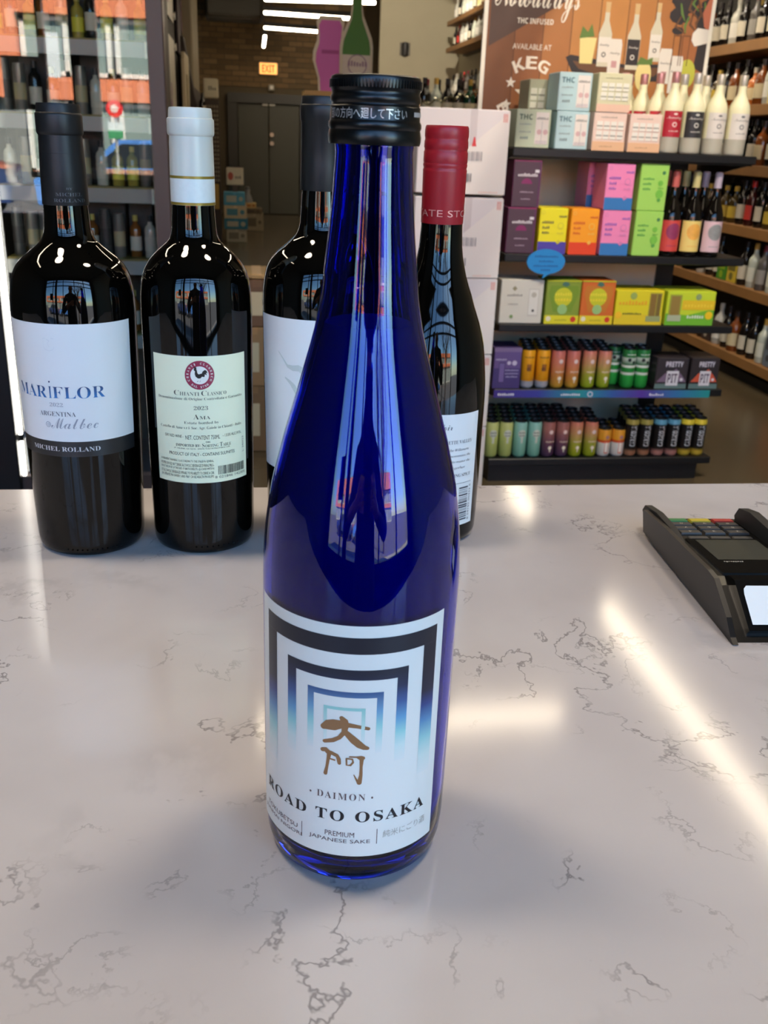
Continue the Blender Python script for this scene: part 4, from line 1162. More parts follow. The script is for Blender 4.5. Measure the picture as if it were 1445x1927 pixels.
# shelf three: cartons of cans
Z3 = 0.673
pack('drink_carton', 'off-white drink carton at left of the third shelf, plain grey print', 'carton', 1.006, Z3, 0.174, 0.172, 0.14, (206, 202, 190), [('p', [(0.32, 0.86), (0.38, 0.80), (0.32, 0.74), (0.26, 0.80)], (150, 140, 110)), ('s', 0.33, 0.66, 0.36, 0.07, (140, 136, 128), 8), ('r', 0.66, 0.90, 0.18, 0.80, (190, 186, 176)), ('r', 0.675, 0.885, 0.20, 0.78, (214, 211, 202)), ('d', 0.78, 0.66, 0.06, (180, 174, 160)), ('s', 0.30, 0.45, 0.24, 0.04, (170, 166, 158), 6), ('d', 0.28, 0.16, 0.04, (120, 150, 90)), ('d', 0.78, 0.30, 0.03, (60, 60, 60))])
def fruit(c, mid, base):
    return [('p', [(0.12, 0.88), (0.9, 0.88), (0.94, 0.7), (0.76, 0.28), (0.24, 0.28), (0.08, 0.7)], mid), ('d', 0.5, 0.62, 0.26, (196, 196, 40)), ('s', 0.5, 0.70, 0.5, 0.09, (226, 214, 60), 7), ('s', 0.5, 0.57, 0.5, 0.08, (226, 206, 50), 6), ('d', 0.5, 0.34, 0.14, (150, 190, 120)), ('r', 0, 1, 0, 0.20, base), ('d', 0.12, 0.12, 0.07, (226, 220, 190)), ('d', 0.84, 0.11, 0.08, (206, 60, 40)), ('s', 0.48, 0.1, 0.36, 0.05, (160, 150, 40), 7), ('p', [(0.42, 0.9), (0.5, 0.98), (0.6, 0.96), (0.66, 0.9), (0.56, 0.86)], (70, 110, 96)), ('r', 0, 1, 0.975, 1, (196, 200, 40))]
pack('drink_carton', 'green fruit printed can carton on the third shelf', 'carton', 1.192, Z3, 0.143, 0.172, 0.14, (130, 150, 50), fruit(0, (116, 146, 40), (216, 206, 40)), rough=0.4)
pack('drink_carton', 'orange red fruit printed can carton on the third shelf', 'carton', 1.339, Z3, 0.140, 0.173, 0.14, (206, 104, 40), fruit(0, (196, 120, 40), (222, 200, 40)), rough=0.4)
pack('drink_carton', 'long yellow can carton with a brown can print, third shelf', 'carton', 1.486, Z3, 0.203, 0.138, 0.16, (220, 206, 36), [('r', 0.0, 1, 0.0, 0.3, (222, 196, 40)), ('s', 0.36, 0.66, 0.6, 0.16, (226, 166, 40), 9), ('d', 0.36, 0.84, 0.07, (150, 170, 90)), ('s', 0.36, 0.33, 0.4, 0.07, (60, 60, 40), 9), ('r', 0.70, 0.95, 0.10, 0.93, (160, 150, 60)), ('r', 0.72, 0.84, 0.12, 0.90, (132, 104, 50)), ('r', 0.86, 0.94, 0.12, 0.90, (118, 100, 50)), ('r', 0.66, 0.97, 0.10, 0.26, (150, 160, 110)), ('d', 0.08, 0.28, 0.07, (240, 190, 40))], rough=0.4)
pack('drink_carton', 'long lime and yellow can carton at right end of the third shelf', 'carton', 1.704, Z3, 0.208, 0.137, 0.16, (196, 214, 50), [('p', [(0, 0.0), (1, 0.0), (1, 0.5), (0.45, 0.3), (0.0, 0.35)], (110, 180, 50)), ('r', 0.32, 1, 0.46, 0.74, (226, 190, 40)), ('s', 0.66, 0.60, 0.6, 0.12, (236, 206, 60), 9), ('r', 0.05, 0.30, 0.12, 0.90, (150, 160, 60)), ('r', 0.08, 0.27, 0.14, 0.86, (146, 122, 60)), ('d', 0.64, 0.84, 0.06, (140, 160, 110)), ('s', 0.62, 0.27, 0.36, 0.12, (220, 226, 210), 7), ('d', 0.90, 0.30, 0.08, (236, 196, 30)), ('r', 0.04, 0.32, 0.12, 0.3, (170, 180, 150))], rough=0.4)

# cans
LID = mat((40, 40, 42), 0.35, metal=0.6)
def can(h, r, stops, decal=None, lid=None, name='drink_can'):
    t = thing(name, '-', 'can')
    mb = MB(); mb.lathe([(0.0, 0.002), (r * 0.78, 0.0), (r * 0.86, 0.002), (r, 0.010), (r, h - 0.016), (r * 0.90, h - 0.004), (r * 0.90, h - 0.003)], 20)
    part('body', mb, zgrad(stops, 0.32, metal=0.15, z0=0.0, z1=h), t, smooth=40)
    mb = MB(); mb.lathe([(r * 0.90, h - 0.006), (r * 0.94, h - 0.002), (r * 0.92, h), (r * 0.86, h), (r * 0.82, h - 0.006), (0.0, h - 0.006)], 20)
    part('lid', mb, lid or LID, t, smooth=40)
    if decal:
        pm, mats = MB(), []
        for k, d in enumerate(decal):
            f = on_cyl(r, 0.0004 + 0.0001 * k)
            m = mat(d[5] if d[0] == 's' else d[-1], 0.4)
            if m not in mats: mats.append(m)
            i = mats.index(m)
            if d[0] == 'r': patch(pm, f, d[1], d[2], d[3] * h, d[4] * h, i, n=6)
            elif d[0] == 'd': disc(pm, f, d[1], d[2] * h, d[3], d[3] * radians(1) * r, i, 14)
            elif d[0] == 's': scribble(pm, f, d[1], d[2] * h, d[3], d[4] * h, i, d[6], 9)
            elif d[0] == 't':      # upright word running up the can
                vs, fs = glyphs(d[1], 'bold', 2)
                pm.add([f(d[2] - y * d[4], (d[3] + x * d[5]) * h) for x, y in vs], fs, i)
        part('print', pm, mats, t)
    return t
def rowset(proto, xs, z, rows, desc, shelfname, group, y0=3.745, dy=0.062, jitter=0.0):
    first = True
    for r_ in range(rows):
        for i, x in enumerate(xs):
            side = ('left', 'right')[i] if len(xs) == 2 else ORD[i]
            lb_ = '%s, %s one, %s row, %s' % (desc, side, ('front', 'second', 'third', 'fourth', 'fifth')[r_], shelfname)
            p = (x + 0.012 * r_, y0 + dy * r_, z)
            if first:
                proto.location = p; proto['label'] = lb_; proto['group'] = group; first = False
            else:
                dup(proto, lb_, p, 0.0, group)
W1 = (224, 222, 216)
H = 0.157; RR = 0.0288
S4, S5 = 'fourth black shelf', 'lowest black shelf'
Z4, Z5 = 0.406, 0.106
pack('drink_carton', 'violet drink carton with can print at left end of the fourth shelf', 'carton', 1.000, Z4, 0.114, 0.168, 0.14, (96, 76, 130), [('r', 0, 1, 0.9, 1, (120, 100, 140)), ('r', 0, 1, 0.0, 0.5, (66, 52, 108)), ('r', 0.20, 0.42, 0.14, 0.64, (52, 42, 86)), ('r', 0.22, 0.40, 0.16, 0.62, (110, 92, 150)), ('s', 0.26, 0.72, 0.40, 0.05, (180, 170, 200), 8), ('d', 0.56, 0.63, 0.07, (190, 180, 205)), ('d', 0.76, 0.63, 0.09, (190, 180, 205)), ('s', 0.68, 0.46, 0.5, 0.05, (170, 160, 196), 9), ('s', 0.68, 0.38, 0.5, 0.05, (170, 160, 196), 9), ('s', 0.68, 0.30, 0.44, 0.05, (170, 160, 196), 8)], side=(70, 54, 104))
c_or = can(0.162, RR, [(0.0, (190, 190, 196)), (0.028, (170, 170, 180)), (0.031, (226, 150, 24)), (0.16, (230, 160, 30))], [('s', 0, 0.80, 90, 0.05, (90, 60, 30), 8), ('r', -20, 18, 0.44, 0.62, (150, 90, 30)), ('d', -6, 0.5, 16, (110, 66, 30))])
rowset(c_or, (1.152, 1.215), Z4, 4, 'orange drink can with silver foot', S4, 'orange cans')
GRA = [('d', 10, 0.70, 18, (222, 196, 190)), ('s', 8, 0.44, 80, 0.06, (226, 200, 180), 7), ('d', 8, 0.26, 16, (232, 220, 200)), ('r', 4, 12, 0.14, 0.3, (232, 220, 200))]
c_po = can(0.160, RR, [(0.0, (210, 160, 50)), (0.05, (212, 140, 70)), (0.10, (206, 124, 96)), (0.16, (188, 104, 100))], GRA)
rowset(c_po, (1.280, 1.344), Z4, 5, 'rose to orange drink can', S4, 'rose to orange cans')
c_pl = can(0.160, RR, [(0.0, (160, 180, 30)), (0.055, (172, 172, 60)), (0.10, (196, 150, 100)), (0.16, (200, 112, 104))], GRA)
rowset(c_pl, (1.414, 1.480), Z4, 4, 'pink to lime drink can', S4, 'pink to lime cans on the fourth shelf')
c_gr = can(0.166, 0.0290, [(0.0, (40, 150, 60)), (0.055, (50, 168, 70)), (0.058, (222, 226, 216)), (0.066, (222, 226, 216)), (0.068, (44, 140, 60)), (0.086, (44, 140, 60)), (0.088, (222, 226, 216)), (0.096, (222, 226, 216)), (0.098, (34, 100, 50)), (0.125, (190, 200, 190)), (0.132, (36, 110, 56)), (0.166, (40, 120, 60))], [('d', -14, 0.72, 15, (26, 34, 28)), ('d', 24, 0.66, 12, (26, 34, 28)), ('s', 0, 0.86, 80, 0.04, (210, 220, 210), 7)])
rowset(c_gr, (1.586, 1.646), Z4, 2, 'green and white striped drink can', S4, 'green and white striped cans')
dup(c_gr, 'green and white striped drink can set back left of the front pair', (1.540, 3.80, Z4), 0, 'green and white striped cans')
def ice(tint, side_):
    return [('p', [(0.04, 0.22), (0.30, 0.52), (0.42, 0.46), (0.62, 0.66), (0.86, 0.40), (0.98, 0.22)], tint), ('r', 0, 1, 0, 0.16, (96, 120, 118)), ('r', 0.34, 0.72, 0.10, 0.58, (206, 204, 210)), ('t', 'PIT', 0.53, 0.34, 0.30, 0.30, (90, 70, 90)),
            ('p', [(0.28, 0.68), (0.84, 0.78), (0.82, 0.94), (0.30, 0.84)], (60, 54, 62)), ('t', 'PRETTY', 0.55, 0.80, 0.54, 0.17, (214, 208, 220)), ('d', 0.82, 0.30, 0.05, (216, 210, 216))]
pack('drink_carton', 'black can carton with grey violet print at right of the fourth shelf', 'carton', 1.700, Z4, 0.140, 0.130, 0.14, (52, 46, 50), ice((120, 100, 122), 0))
pack('drink_carton', 'black can carton with orange red print at right end of the fourth shelf', 'carton', 1.852, Z4, 0.126, 0.130, 0.14, (48, 42, 44), ice((196, 86, 60), 0))
OV = [('d', 4, 0.66, 34, (196, 202, 190)), ('s', 4, 0.70, 54, 0.07, (90, 106, 96), 6), ('s', 4, 0.62, 48, 0.06, (90, 106, 96), 5), ('r', -4, 12, 0.40, 0.56, (196, 202, 190))]
c_lc = can(H, RR, [(0.0, (176, 190, 110)), (0.08, (186, 200, 120)), (0.157, (190, 198, 130))], OV)
rowset(c_lc, (1.022, 1.084), Z5, 5, 'pale lime drink can with oval label', S5, 'pale lime cans')
c_tc = can(H, RR, [(0.0, (120, 184, 160)), (0.05, (140, 196, 176)), (0.157, (140, 190, 180))], OV)
rowset(c_tc, (1.146, 1.209), Z5, 5, 'pale teal drink can with oval label', S5, 'pale teal cans')
c_mv = can(H, RR, [(0.0, (84, 60, 92)), (0.06, (112, 74, 92)), (0.12, (160, 104, 96)), (0.157, (150, 96, 92))], GRA)
rowset(c_mv, (1.270, 1.331), Z5, 5, 'mauve drink can', S5, 'mauve cans')
c_p2 = can(H, RR, [(0.0, (160, 176, 30)), (0.055, (172, 172, 60)), (0.10, (190, 146, 96)), (0.157, (196, 112, 100))], GRA)
rowset(c_p2, (1.392, 1.458), Z5, 4, 'pink to lime drink can', S5, 'pink to lime cans on the lowest shelf')
c_ow = can(0.123, 0.0295, [(0.0, (220, 216, 210)), (0.060, (222, 218, 210)), (0.062, (206, 84, 40)), (0.072, (206, 84, 40)), (0.074, (216, 150, 40)), (0.123, (212, 150, 50))], [('r', -8, 22, 0.12, 0.6, (200, 90, 60)), ('r', -4, 18, 0.16, 0.5, (228, 224, 216)), ('d', 10, 0.70, 16, (170, 120, 120))])
rowset(c_ow, (1.520, 1.582), Z5, 3, 'short orange and white drink can', S5, 'short orange and white cans')
def blackcan(ring, foot):
    return can(0.167, RR, [(0.0, foot), (0.020, foot), (0.034, (30, 26, 26)), (0.138, (24, 22, 24)), (0.142, ring), (0.160, ring), (0.167, (90, 80, 50))], [('t', 'CARACOLA', 0, 0.54, 48, 0.54, (200, 204, 210))])
for bi, (c_, xs, ds) in enumerate(((blackcan((150, 140, 70), (170, 120, 90)), (1.640, 1.702), 'black drink can with gold ring'), (blackcan((90, 150, 180), (186, 130, 120)), (1.766, 1.828), 'black drink can with blue ring'), (blackcan((214, 196, 60), (206, 176, 60)), (1.890, 1.948), 'black drink can with yellow ring'))):
    rowset(c_, xs, Z5, 4, ds, S5, ds + 's')

# speech bubble sign clipped to the second shelf edge
sb = thing('speech_bubble_sign', 'bright blue speech bubble shelf sign with small dark print', 'sign', (1.171, 3.695, 0.918))
mb = MB()
pts = [(0.077 * cos(2 * pi * k / 40), 0.048 * sin(2 * pi * k / 40)) for k in range(40)]
i0 = min(range(40), key=lambda k: abs(2 * pi * k / 40 - radians(262)))
pts = pts[:i0] + [(-0.005, -0.0475), (-0.010, -0.064), (0.018, -0.046)] + pts[i0 + 4:]
mb.prism(pts, lambda u, v, w: (u, w, v), -0.004, 0.002)
part('bubble', mb, mat((28, 132, 200), 0.45), sb)
mb = MB()
for z, w, n in ((0.022, 0.096, 11), (0.004, 0.06, 7), (-0.014, 0.10, 12), (-0.03, 0.04, 5)):
    scribble(mb, lambda u, v: (u, -0.0046, v), 0, z, w, 0.010, 0, n, int(n))
part('lettering', mb, mat((14, 84, 150), 0.5), sb)
mb = MB(); mb.box(-0.012, 0.012, 0.002, 0.0045, 0.0, 0.03)
part('clip', mb, SHELF, sb)

# ------------------------------------------------------------------ advertising board above the top shelf
bd = thing('advertising_board', 'brown wood-print drinks advertising board with white edge above the shelf', 'poster', (1.43, 4.10, 1.332))
BW, BH = 0.955, 0.95
mb = MB(); mb.box(-BW / 2, BW / 2, 0, 0.012, 0, BH)
part('board', mb, mat((236, 230, 214), 0.5), bd)
x0b = -BW / 2 + 0.016
cols = [(122, 76, 42), (140, 86, 46), (166, 108, 58), (182, 124, 66), (188, 128, 66), (180, 120, 62), (170, 110, 58), (158, 98, 56)]
for k, c in enumerate(cols):
    w = (BW - 0.032) / len(cols)
    mb = MB(); patch(mb, lambda u, v: (u, -0.0008, v), x0b + k * w, x0b + (k + 1) * w - 0.003, 0.012, BH - 0.012)
    part('printed_plank', mb, mat(c, 0.5, grain=0.12, gscale=9), bd)
mb = MB(); patch(mb, lambda u, v: (u, -0.0004, v), x0b, BW / 2 - 0.016, 0.012, BH - 0.012)
part('printed_gap', mb, mat((84, 54, 34), 0.6), bd)
B_ = lambda e: (lambda u, v: (min(u, 1.8905) - 1.43, -e, v - 1.332))
pm = MB()
pm.add([B_(0.0012)(*p) for p in ((0.978, 1.70), (0.978, 2.27), (1.55, 2.27), (1.38, 1.93))], [(0, 1, 2, 3)], 0)      # dark upper corner
text(pm, B_(0.0018), 'Nowadays', 1.165, 1.872, 0.345, 0.150, 1, 'script')
text(pm, B_(0.0018), 'THC INFUSED', 1.162, 1.797, 0.148, 0.020, 1, 'bold')
text(pm, B_(0.0018), 'AVAILABLE AT', 1.157, 1.705, 0.160, 0.020, 1)
def onarc(word, cx, cz, rr, a0, a1, sz):
    for k, ch in enumerate(word):
        a = radians(a0 + (a1 - a0) * k / (len(word) - 1))
        vs, fs = glyphs(ch, 'bold')
        s_ = 1 if a0 > a1 else -1
        pm.add([B_(0.0018)(cx + rr * cos(a) + x * sz * sin(a) * s_ + y * sz * cos(a) * s_, cz + rr * sin(a) - x * sz * cos(a) * s_ + y * sz * sin(a) * s_) for x, y in vs], fs, 1)
onarc('KEG', 1.160, 1.53, 0.118, 116, 64, 0.046)
onarc('BOTTLE', 1.160, 1.53, 0.118, 208, 332, 0.042)
def star(cx, cz, r, mi=1):
    pts = [(cx + (r if k % 2 == 0 else r * 0.42) * cos(pi / 2 + k * pi / 5), cz + (r if k % 2 == 0 else r * 0.42) * sin(pi / 2 + k * pi / 5)) for k in range(10)]
    c0 = len(pm.v)
    pm.add([B_(0.0019)(cx, cz)] + [B_(0.0019)(*p) for p in pts], [(0, 1 + k, 1 + (k + 1) % 10) for k in range(10)], mi)
for sx, sz_ in ((1.08, 1.572), (1.24, 1.572), (1.068, 1.490), (1.252, 1.490)):
    star(sx, sz_, 0.022)
star(1.158, 1.528, 0.062)
for k in range(3):
    pm.add([B_(0.0021)(*p) for p in ((1.135 + k * 0.018, 1.50), (1.147 + k * 0.018, 1.50), (1.147 + k * 0.018, 1.555), (1.135 + k * 0.018, 1.555))], [(0, 1, 2, 3)], 0)
# the printed still life: a tray with bottles, cans and tumblers
B2 = lambda e: (lambda u, v: B_(e)(1.456 + (u - 1.503) * 0.95, v + 0.035))
pb = lambda e, pts, mi: pm.add([B2(e)(*p) for p in pts], [tuple(range(len(pts)))], mi)
pb(0.0012, [(1.34, 1.52), (1.36, 1.505), (1.90, 1.46), (1.90, 1.34), (1.34, 1.34)], 9)
pb(0.0014, [(1.338, 1.640), (1.36, 1.650), (1.62, 1.622), (1.80, 1.634), (1.83, 1.60), (1.76, 1.566), (1.5, 1.560), (1.37, 1.588)], 2)
pb(0.0015, [(1.37, 1.628), (1.62, 1.610), (1.78, 1.620), (1.74, 1.585), (1.5, 1.578), (1.40, 1.600)], 10)
def pbottle(x, z, s, lab, inkm):
    pb(0.0020, [(x - 0.034 * s, z), (x + 0.034 * s, z), (x + 0.036 * s, z + 0.15 * s), (x + 0.026 * s, z + 0.175 * s), (x + 0.013 * s, z + 0.21 * s), (x + 0.012 * s, z + 0.27 * s), (x - 0.012 * s, z + 0.27 * s), (x - 0.013 * s, z + 0.21 * s), (x - 0.026 * s, z + 0.175 * s), (x - 0.036 * s, z + 0.15 * s)], 3)
    pb(0.0022, [(x - 0.012 * s, z + 0.245 * s), (x + 0.012 * s, z + 0.245 * s), (x + 0.014 * s, z + 0.292 * s), (x - 0.014 * s, z + 0.292 * s)], 5)
    pb(0.0023, [(x - 0.033 * s, z + 0.02 * s), (x + 0.033 * s, z + 0.02 * s), (x + 0.034 * s, z + 0.135 * s), (x - 0.034 * s, z + 0.135 * s)], lab)
    text(pm, B2(0.0026), 'Nowadays', x, z + 0.098 * s, 0.056 * s, 0.016 * s, inkm, 'script', res=2)
    disc(pm, B2(0.0026), x, z + 0.055 * s, 0.012 * s, 0.012 * s, inkm, 12, 0.6)
pbottle(1.503, 1.612, 0.80, 4, 2); pbottle(1.632, 1.606, 0.82, 2, 4); pbottle(1.728, 1.640, 0.73, 4, 2)
for x, z, h in ((1.553, 1.590, 0.125), (1.782, 1.560, 0.13), (1.835, 1.525, 0.14)):
    pb(0.0027, [(x - 0.027, z), (x + 0.027, z), (x + 0.029, z + h - 0.02), (x + 0.024, z + h), (x - 0.024, z + h), (x - 0.029, z + h - 0.02)], 4)
    text(pm, B2(0.0029), 'Nowadays', x, z + h * 0.58, 0.046, 0.013, 2, 'script', res=2)
    pb(0.0029, [(x - 0.012, z + 0.02), (x + 0.012, z + 0.02), (x + 0.012, z + 0.045), (x - 0.012, z + 0.045)], 6)
pb(0.0024, [(1.400, 1.620), (1.455, 1.620), (1.466, 1.715), (1.392, 1.715)], 7); pb(0.0026, [(1.39, 1.71), (1.40, 1.755), (1.425, 1.735), (1.44, 1.765), (1.455, 1.72)], 8)
pm.add([B2(0.0030)(1.69 + 0.036 * cos(a * pi / 10), 1.585 + 0.058 * sin(a * pi / 10)) for a in range(20)], [tuple(range(20))], 7)
pb(0.0032, [(1.655, 1.625), (1.67, 1.655), (1.70, 1.645), (1.725, 1.655), (1.725, 1.628)], 8)
disc(pm, B2(0.0024), 1.885, 1.60, 0.040, 0.055, 11, 18)
# the man at the grill: dark clothes and a gloved hand, blurred
rb = random.Random(11)
for k in range(34):            # dark leaves and clothes of the man at the grill, blurred in the print
    a, b = rb.uniform(1.735, 1.885), rb.uniform(1.80, 1.98)
    disc(pm, B_(0.0013 + k * 0.00003), a, b - abs(a - 1.80) * 0.25, rb.uniform(0.016, 0.034), rb.uniform(0.014, 0.032), 2, 9)
for k in range(9):
    a, b = rb.uniform(1.75, 1.86), rb.uniform(1.84, 1.93)
    brush(pm, B_(0.0024 + k * 0.00003), [(a, b, 0.006), (a + rb.uniform(-0.02, 0.02), b - 0.035, 0.011), (a + rb.uniform(-0.03, 0.03), b - 0.06, 0.003)], 8 if k % 2 else 10)
pm.add([B_(0.0016)(*p) for p in ((1.845, 1.66), (1.897, 1.64), (1.900, 1.79), (1.855, 1.78))], [(0, 1, 2, 3)], 2)
pm.add([B_(0.0027)(*p) for p in ((1.855, 1.86), (1.90, 1.95), (1.902, 1.80), (1.868, 1.81))], [(0, 1, 2, 3)], 12)
pm.add([B_(0.0028)(*p) for p in ((1.822, 1.760), (1.838, 1.738), (1.890, 1.752), (1.896, 1.802), (1.842, 1.806), (1.824, 1.786))], [tuple(range(6))], 4)
for a in (1.762, 1.800):       # two tall glasses in front of him
    for u in (-0.014, 0.014):
        brush(pm, B_(0.0029), [(a + u, 1.665, 0.003), (a + u * 1.1, 1.775, 0.003)], 10)
    brush(pm, B_(0.0030), [(a - 0.015, 1.775, 0.003), (a + 0.015, 1.775, 0.003)], 10)
part('printed_picture', pm, [mat((84, 62, 52), 0.6), mat((232, 222, 204), 0.5), mat((48, 42, 42), 0.5), mat((206, 200, 176), 0.5), mat((222, 216, 204), 0.5), mat((206, 172, 120), 0.5), mat((196, 150, 150), 0.5), mat((226, 210, 140), 0.5), mat((96, 124, 56), 0.5), mat((128, 74, 44), 0.5), mat((104, 70, 44), 0.5), mat((186, 186, 70), 0.5), mat((190, 110, 80), 0.5)], bd)

# ------------------------------------------------------------------ white wine cartons stacked left of the gondola
WC = (214, 206, 206)
for i, z in enumerate((0.0, 0.065, 0.340, 0.616, 0.892, 1.1755)):
    if i == 0:
        t = thing('pallet', 'low dark base under the stack of white wine cartons', 'pallet', (0.76, 3.54, 0))
        mb = MB(); mb.box(-0.16, 0.16, -0.13, 0.13, 0.04, 0.064); 
        part('deck', mb, mat((70, 56, 42), 0.7), t)
        for x in (-0.13, 0, 0.13):
            mb = MB(); mb.box(x - 0.02, x + 0.02, -0.13, 0.13, 0, 0.04); part('runner', mb, mat((70, 56, 42), 0.7), t)
        continue
    nm = ('bottom', 'second from the bottom', 'third from the bottom', 'fourth from the bottom', 'topmost')[i - 1]
    t = pack('wine_carton', 'white wine carton with barcode, %s of the stack beside the black shelf' % nm, 'carton', 0.590, z, 0.314, 0.272, 0.27, WC,
         [('p', [(0.42, 0.42), (1.0, 0.98), (1.0, 0.0), (0.42, 0.0)], (222, 214, 208)), ('r', 0.93, 0.938, 0.86, 0.96, (206, 96, 80)), ('r', 0.948, 0.956, 0.86, 0.96, (206, 96, 80)), ('r', 0.966, 0.974, 0.86, 0.96, (206, 96, 80)), ('s', 0.81, 0.03, 0.22, 0.025, (222, 186, 170), 9)] +
         [('r', 0.47 + k * 0.018, 0.47 + k * 0.018 + (0.006, 0.012, 0.009)[k % 3], 0.40, 0.51, (150, 146, 148)) for k in range(14)] +
         [('r', 0.47 + k * 0.016, 0.47 + k * 0.016 + (0.010, 0.006, 0.012)[k % 3], 0.15, 0.25, (120, 118, 122)) for k in range(9)], y=3.40, rough=0.6)
    mb = MB(); mb.box(0.02, 0.045, -0.1353, 0.1353, 0.0, 0.2725)
    part('packing_tape', mb, mat((196, 186, 186), 0.4), t)
    if i == 5:
        mb = MB(); mb.prism([(0.030, 0.155), (0.046, 0.155), (0.040, 0.185), (0.036, 0.185)], lambda u, v, w: (u, w, v), -0.1365, -0.1356)
        part('red_mark', mb, mat((206, 60, 60), 0.5), t)

# ------------------------------------------------------------------ wooden shelves on the right wall
WOODS = mat((146, 104, 58), 0.5, grain=0.22, gscale=7)
WZ = [0.16, 0.57, 0.92, 1.27, 1.61, 1.97]
WN = ['lowest', 'second lowest', 'third lowest', 'fourth lowest', 'fifth lowest', 'sixth lowest']
def wboard(z, y0, y1, label):
    t = thing('wooden_shelf', label, 'shelf', (3.195, (y0 + y1) / 2, z))
    L = (y1 - y0) / 2
    mb = MB(); mb.box(-0.163, 0.163, -L, L, -0.062, 0, b=0.003)
    part('board', mb, WOODS, t)
    mb = MB(); mb.box(0.10, 0.163, -L, L, -0.09, -0.062)
    part('batten', mb, mat((60, 46, 32), 0.6), t)
for z, n in zip(WZ, WN):
    wboard(z, 4.4, 15.4, 'long wooden wall shelf at right, %s of the row' % n)
wboard(2.60, 9.5, 15.4, 'high wooden wall shelf left of the advertising board, lower of two')
wboard(2.955, 9.5, 15.4, 'high wooden wall shelf left of the advertising board, upper of two')
mb = MB(); mb.box(3.10, 3.355, 4.5, 15.3, 0, 0.055)
tag(part('floor_plinth', mb, mat((14, 13, 12), 0.6), None), 'black plinth under the wooden wall shelves along the floor', 'plinth')
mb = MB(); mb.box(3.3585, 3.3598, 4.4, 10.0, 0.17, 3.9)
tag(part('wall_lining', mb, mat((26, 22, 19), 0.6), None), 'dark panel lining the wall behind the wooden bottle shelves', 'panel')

def liquor(kind):
    """one bottle of a kind: body, cap and label"""
    r = thing('liquor_bottle', '-', 'bottle', group='bottles on the wooden wall shelves')
    P_ = {'dark': ((22, 18, 16), 'wine', 0.295, (206, 198, 176), (30, 26, 26)), 'amber': ((120, 62, 22), 'round', 0.25, (206, 190, 150), (40, 30, 26)), 'clear': ((186, 184, 172), 'round', 0.27, (222, 218, 206), (180, 176, 166)),
          'green': ((30, 70, 46), 'wine', 0.29, (222, 214, 180), (170, 140, 60)), 'cream': ((220, 214, 170), 'tube', 0.31, (200, 190, 130), (226, 220, 180)), 'grey': ((92, 88, 84), 'wine', 0.30, (150, 146, 138), (120, 34, 48)),
          'red': ((60, 22, 20), 'wine', 0.28, (200, 60, 50), (186, 40, 40)), 'gold': ((70, 54, 24), 'round', 0.22, (200, 170, 60), (196, 164, 70)), 'jug': ((224, 220, 208), 'jug', 0.22, (206, 190, 140), (214, 208, 196)),
          'pale': ((190, 196, 180), 'wine', 0.31, (214, 214, 196), (200, 160, 70)), 'orange': ((196, 110, 44), 'round', 0.21, (226, 206, 160), (190, 180, 160))}[kind]
    body, form, h, lab, cap = P_
    h = min(h, 0.262)
    R_ = {'wine': 0.037, 'round': 0.042, 'tube': 0.045, 'jug': 0.055}[form]
    if form == 'wine': pr = [(0, 0.002), (R_ * .9, 0), (R_, 0.006), (R_, h * .58), (R_ * .93, h * .64), (R_ * .55, h * .72), (R_ * .40, h * .78), (R_ * .37, h * .97), (0, h * .97)]
    elif form == 'round': pr = [(0, 0.002), (R_ * .92, 0), (R_, 0.006), (R_ * 1.02, h * .55), (R_ * .85, h * .66), (R_ * .42, h * .74), (R_ * .34, h * .80), (R_ * .34, h * .95), (0, h * .95)]
    elif form == 'tube': pr = [(0, 0.002), (R_, 0), (R_, h * .90), (R_ * .95, h * .905), (R_ * .95, h * .97), (0, h * .97)]
    else: pr = [(0, 0.002), (R_ * .9, 0), (R_, 0.02), (R_ * 1.02, h * .45), (R_ * .7, h * .68), (R_ * .35, h * .80), (R_ * .30, h * .95), (0, h * .95)]
    mb = MB(); mb.lathe(pr, 18)
    part('body', mb, mat(body, 0.10 if form != 'tube' else 0.4, spec=0.6), r, smooth=45)
    q = {'wine': .40, 'round': .38, 'tube': .97, 'jug': .34}[form]
    mb = MB(); mb.lathe([(R_ * q, h * .86), (R_ * q * 1.02, h * .87), (R_ * q * 1.02, h * .995), (R_ * q * .8, h), (0, h)], 14)
    part('cap', mb, mat(cap, 0.35), r, smooth=40)
    mb = MB(); patch(mb, lambda a, z: ((R_ * 1.03) * sin(radians(a)), -(R_ * 1.03) * cos(radians(a)), z), -75, 75, h * .14, h * .46, n=10)
    part('label', mb, mat(lab, 0.5), r, smooth=60)
    return r
KD = {'dark': 'dark wine bottle with cream label', 'amber': 'amber spirit bottle', 'clear': 'clear spirit bottle with white label', 'green': 'green bottle with cream label', 'cream': 'tall cream tube', 'grey': 'smoke grey bottle with dark red cap', 'red': 'dark bottle with red cap', 'gold': 'squat bottle with gold label', 'jug': 'white rounded jug bottle', 'pale': 'pale bottle with gold cap', 'orange': 'small orange liqueur bottle'}
LP = {}
def put(kind, x, y, z, label, group):
    rz = -pi / 2 + rnd.uniform(-0.2, 0.2)
    if kind not in LP:
        o = liquor(kind); LP[kind] = o
        o.location = (x, y, z + 0.0006); o.rotation_euler = (0, 0, rz); o['label'] = label; o['group'] = group
        return o
    return dup(LP[kind], label, (x, y, z + 0.0006), rz, group)
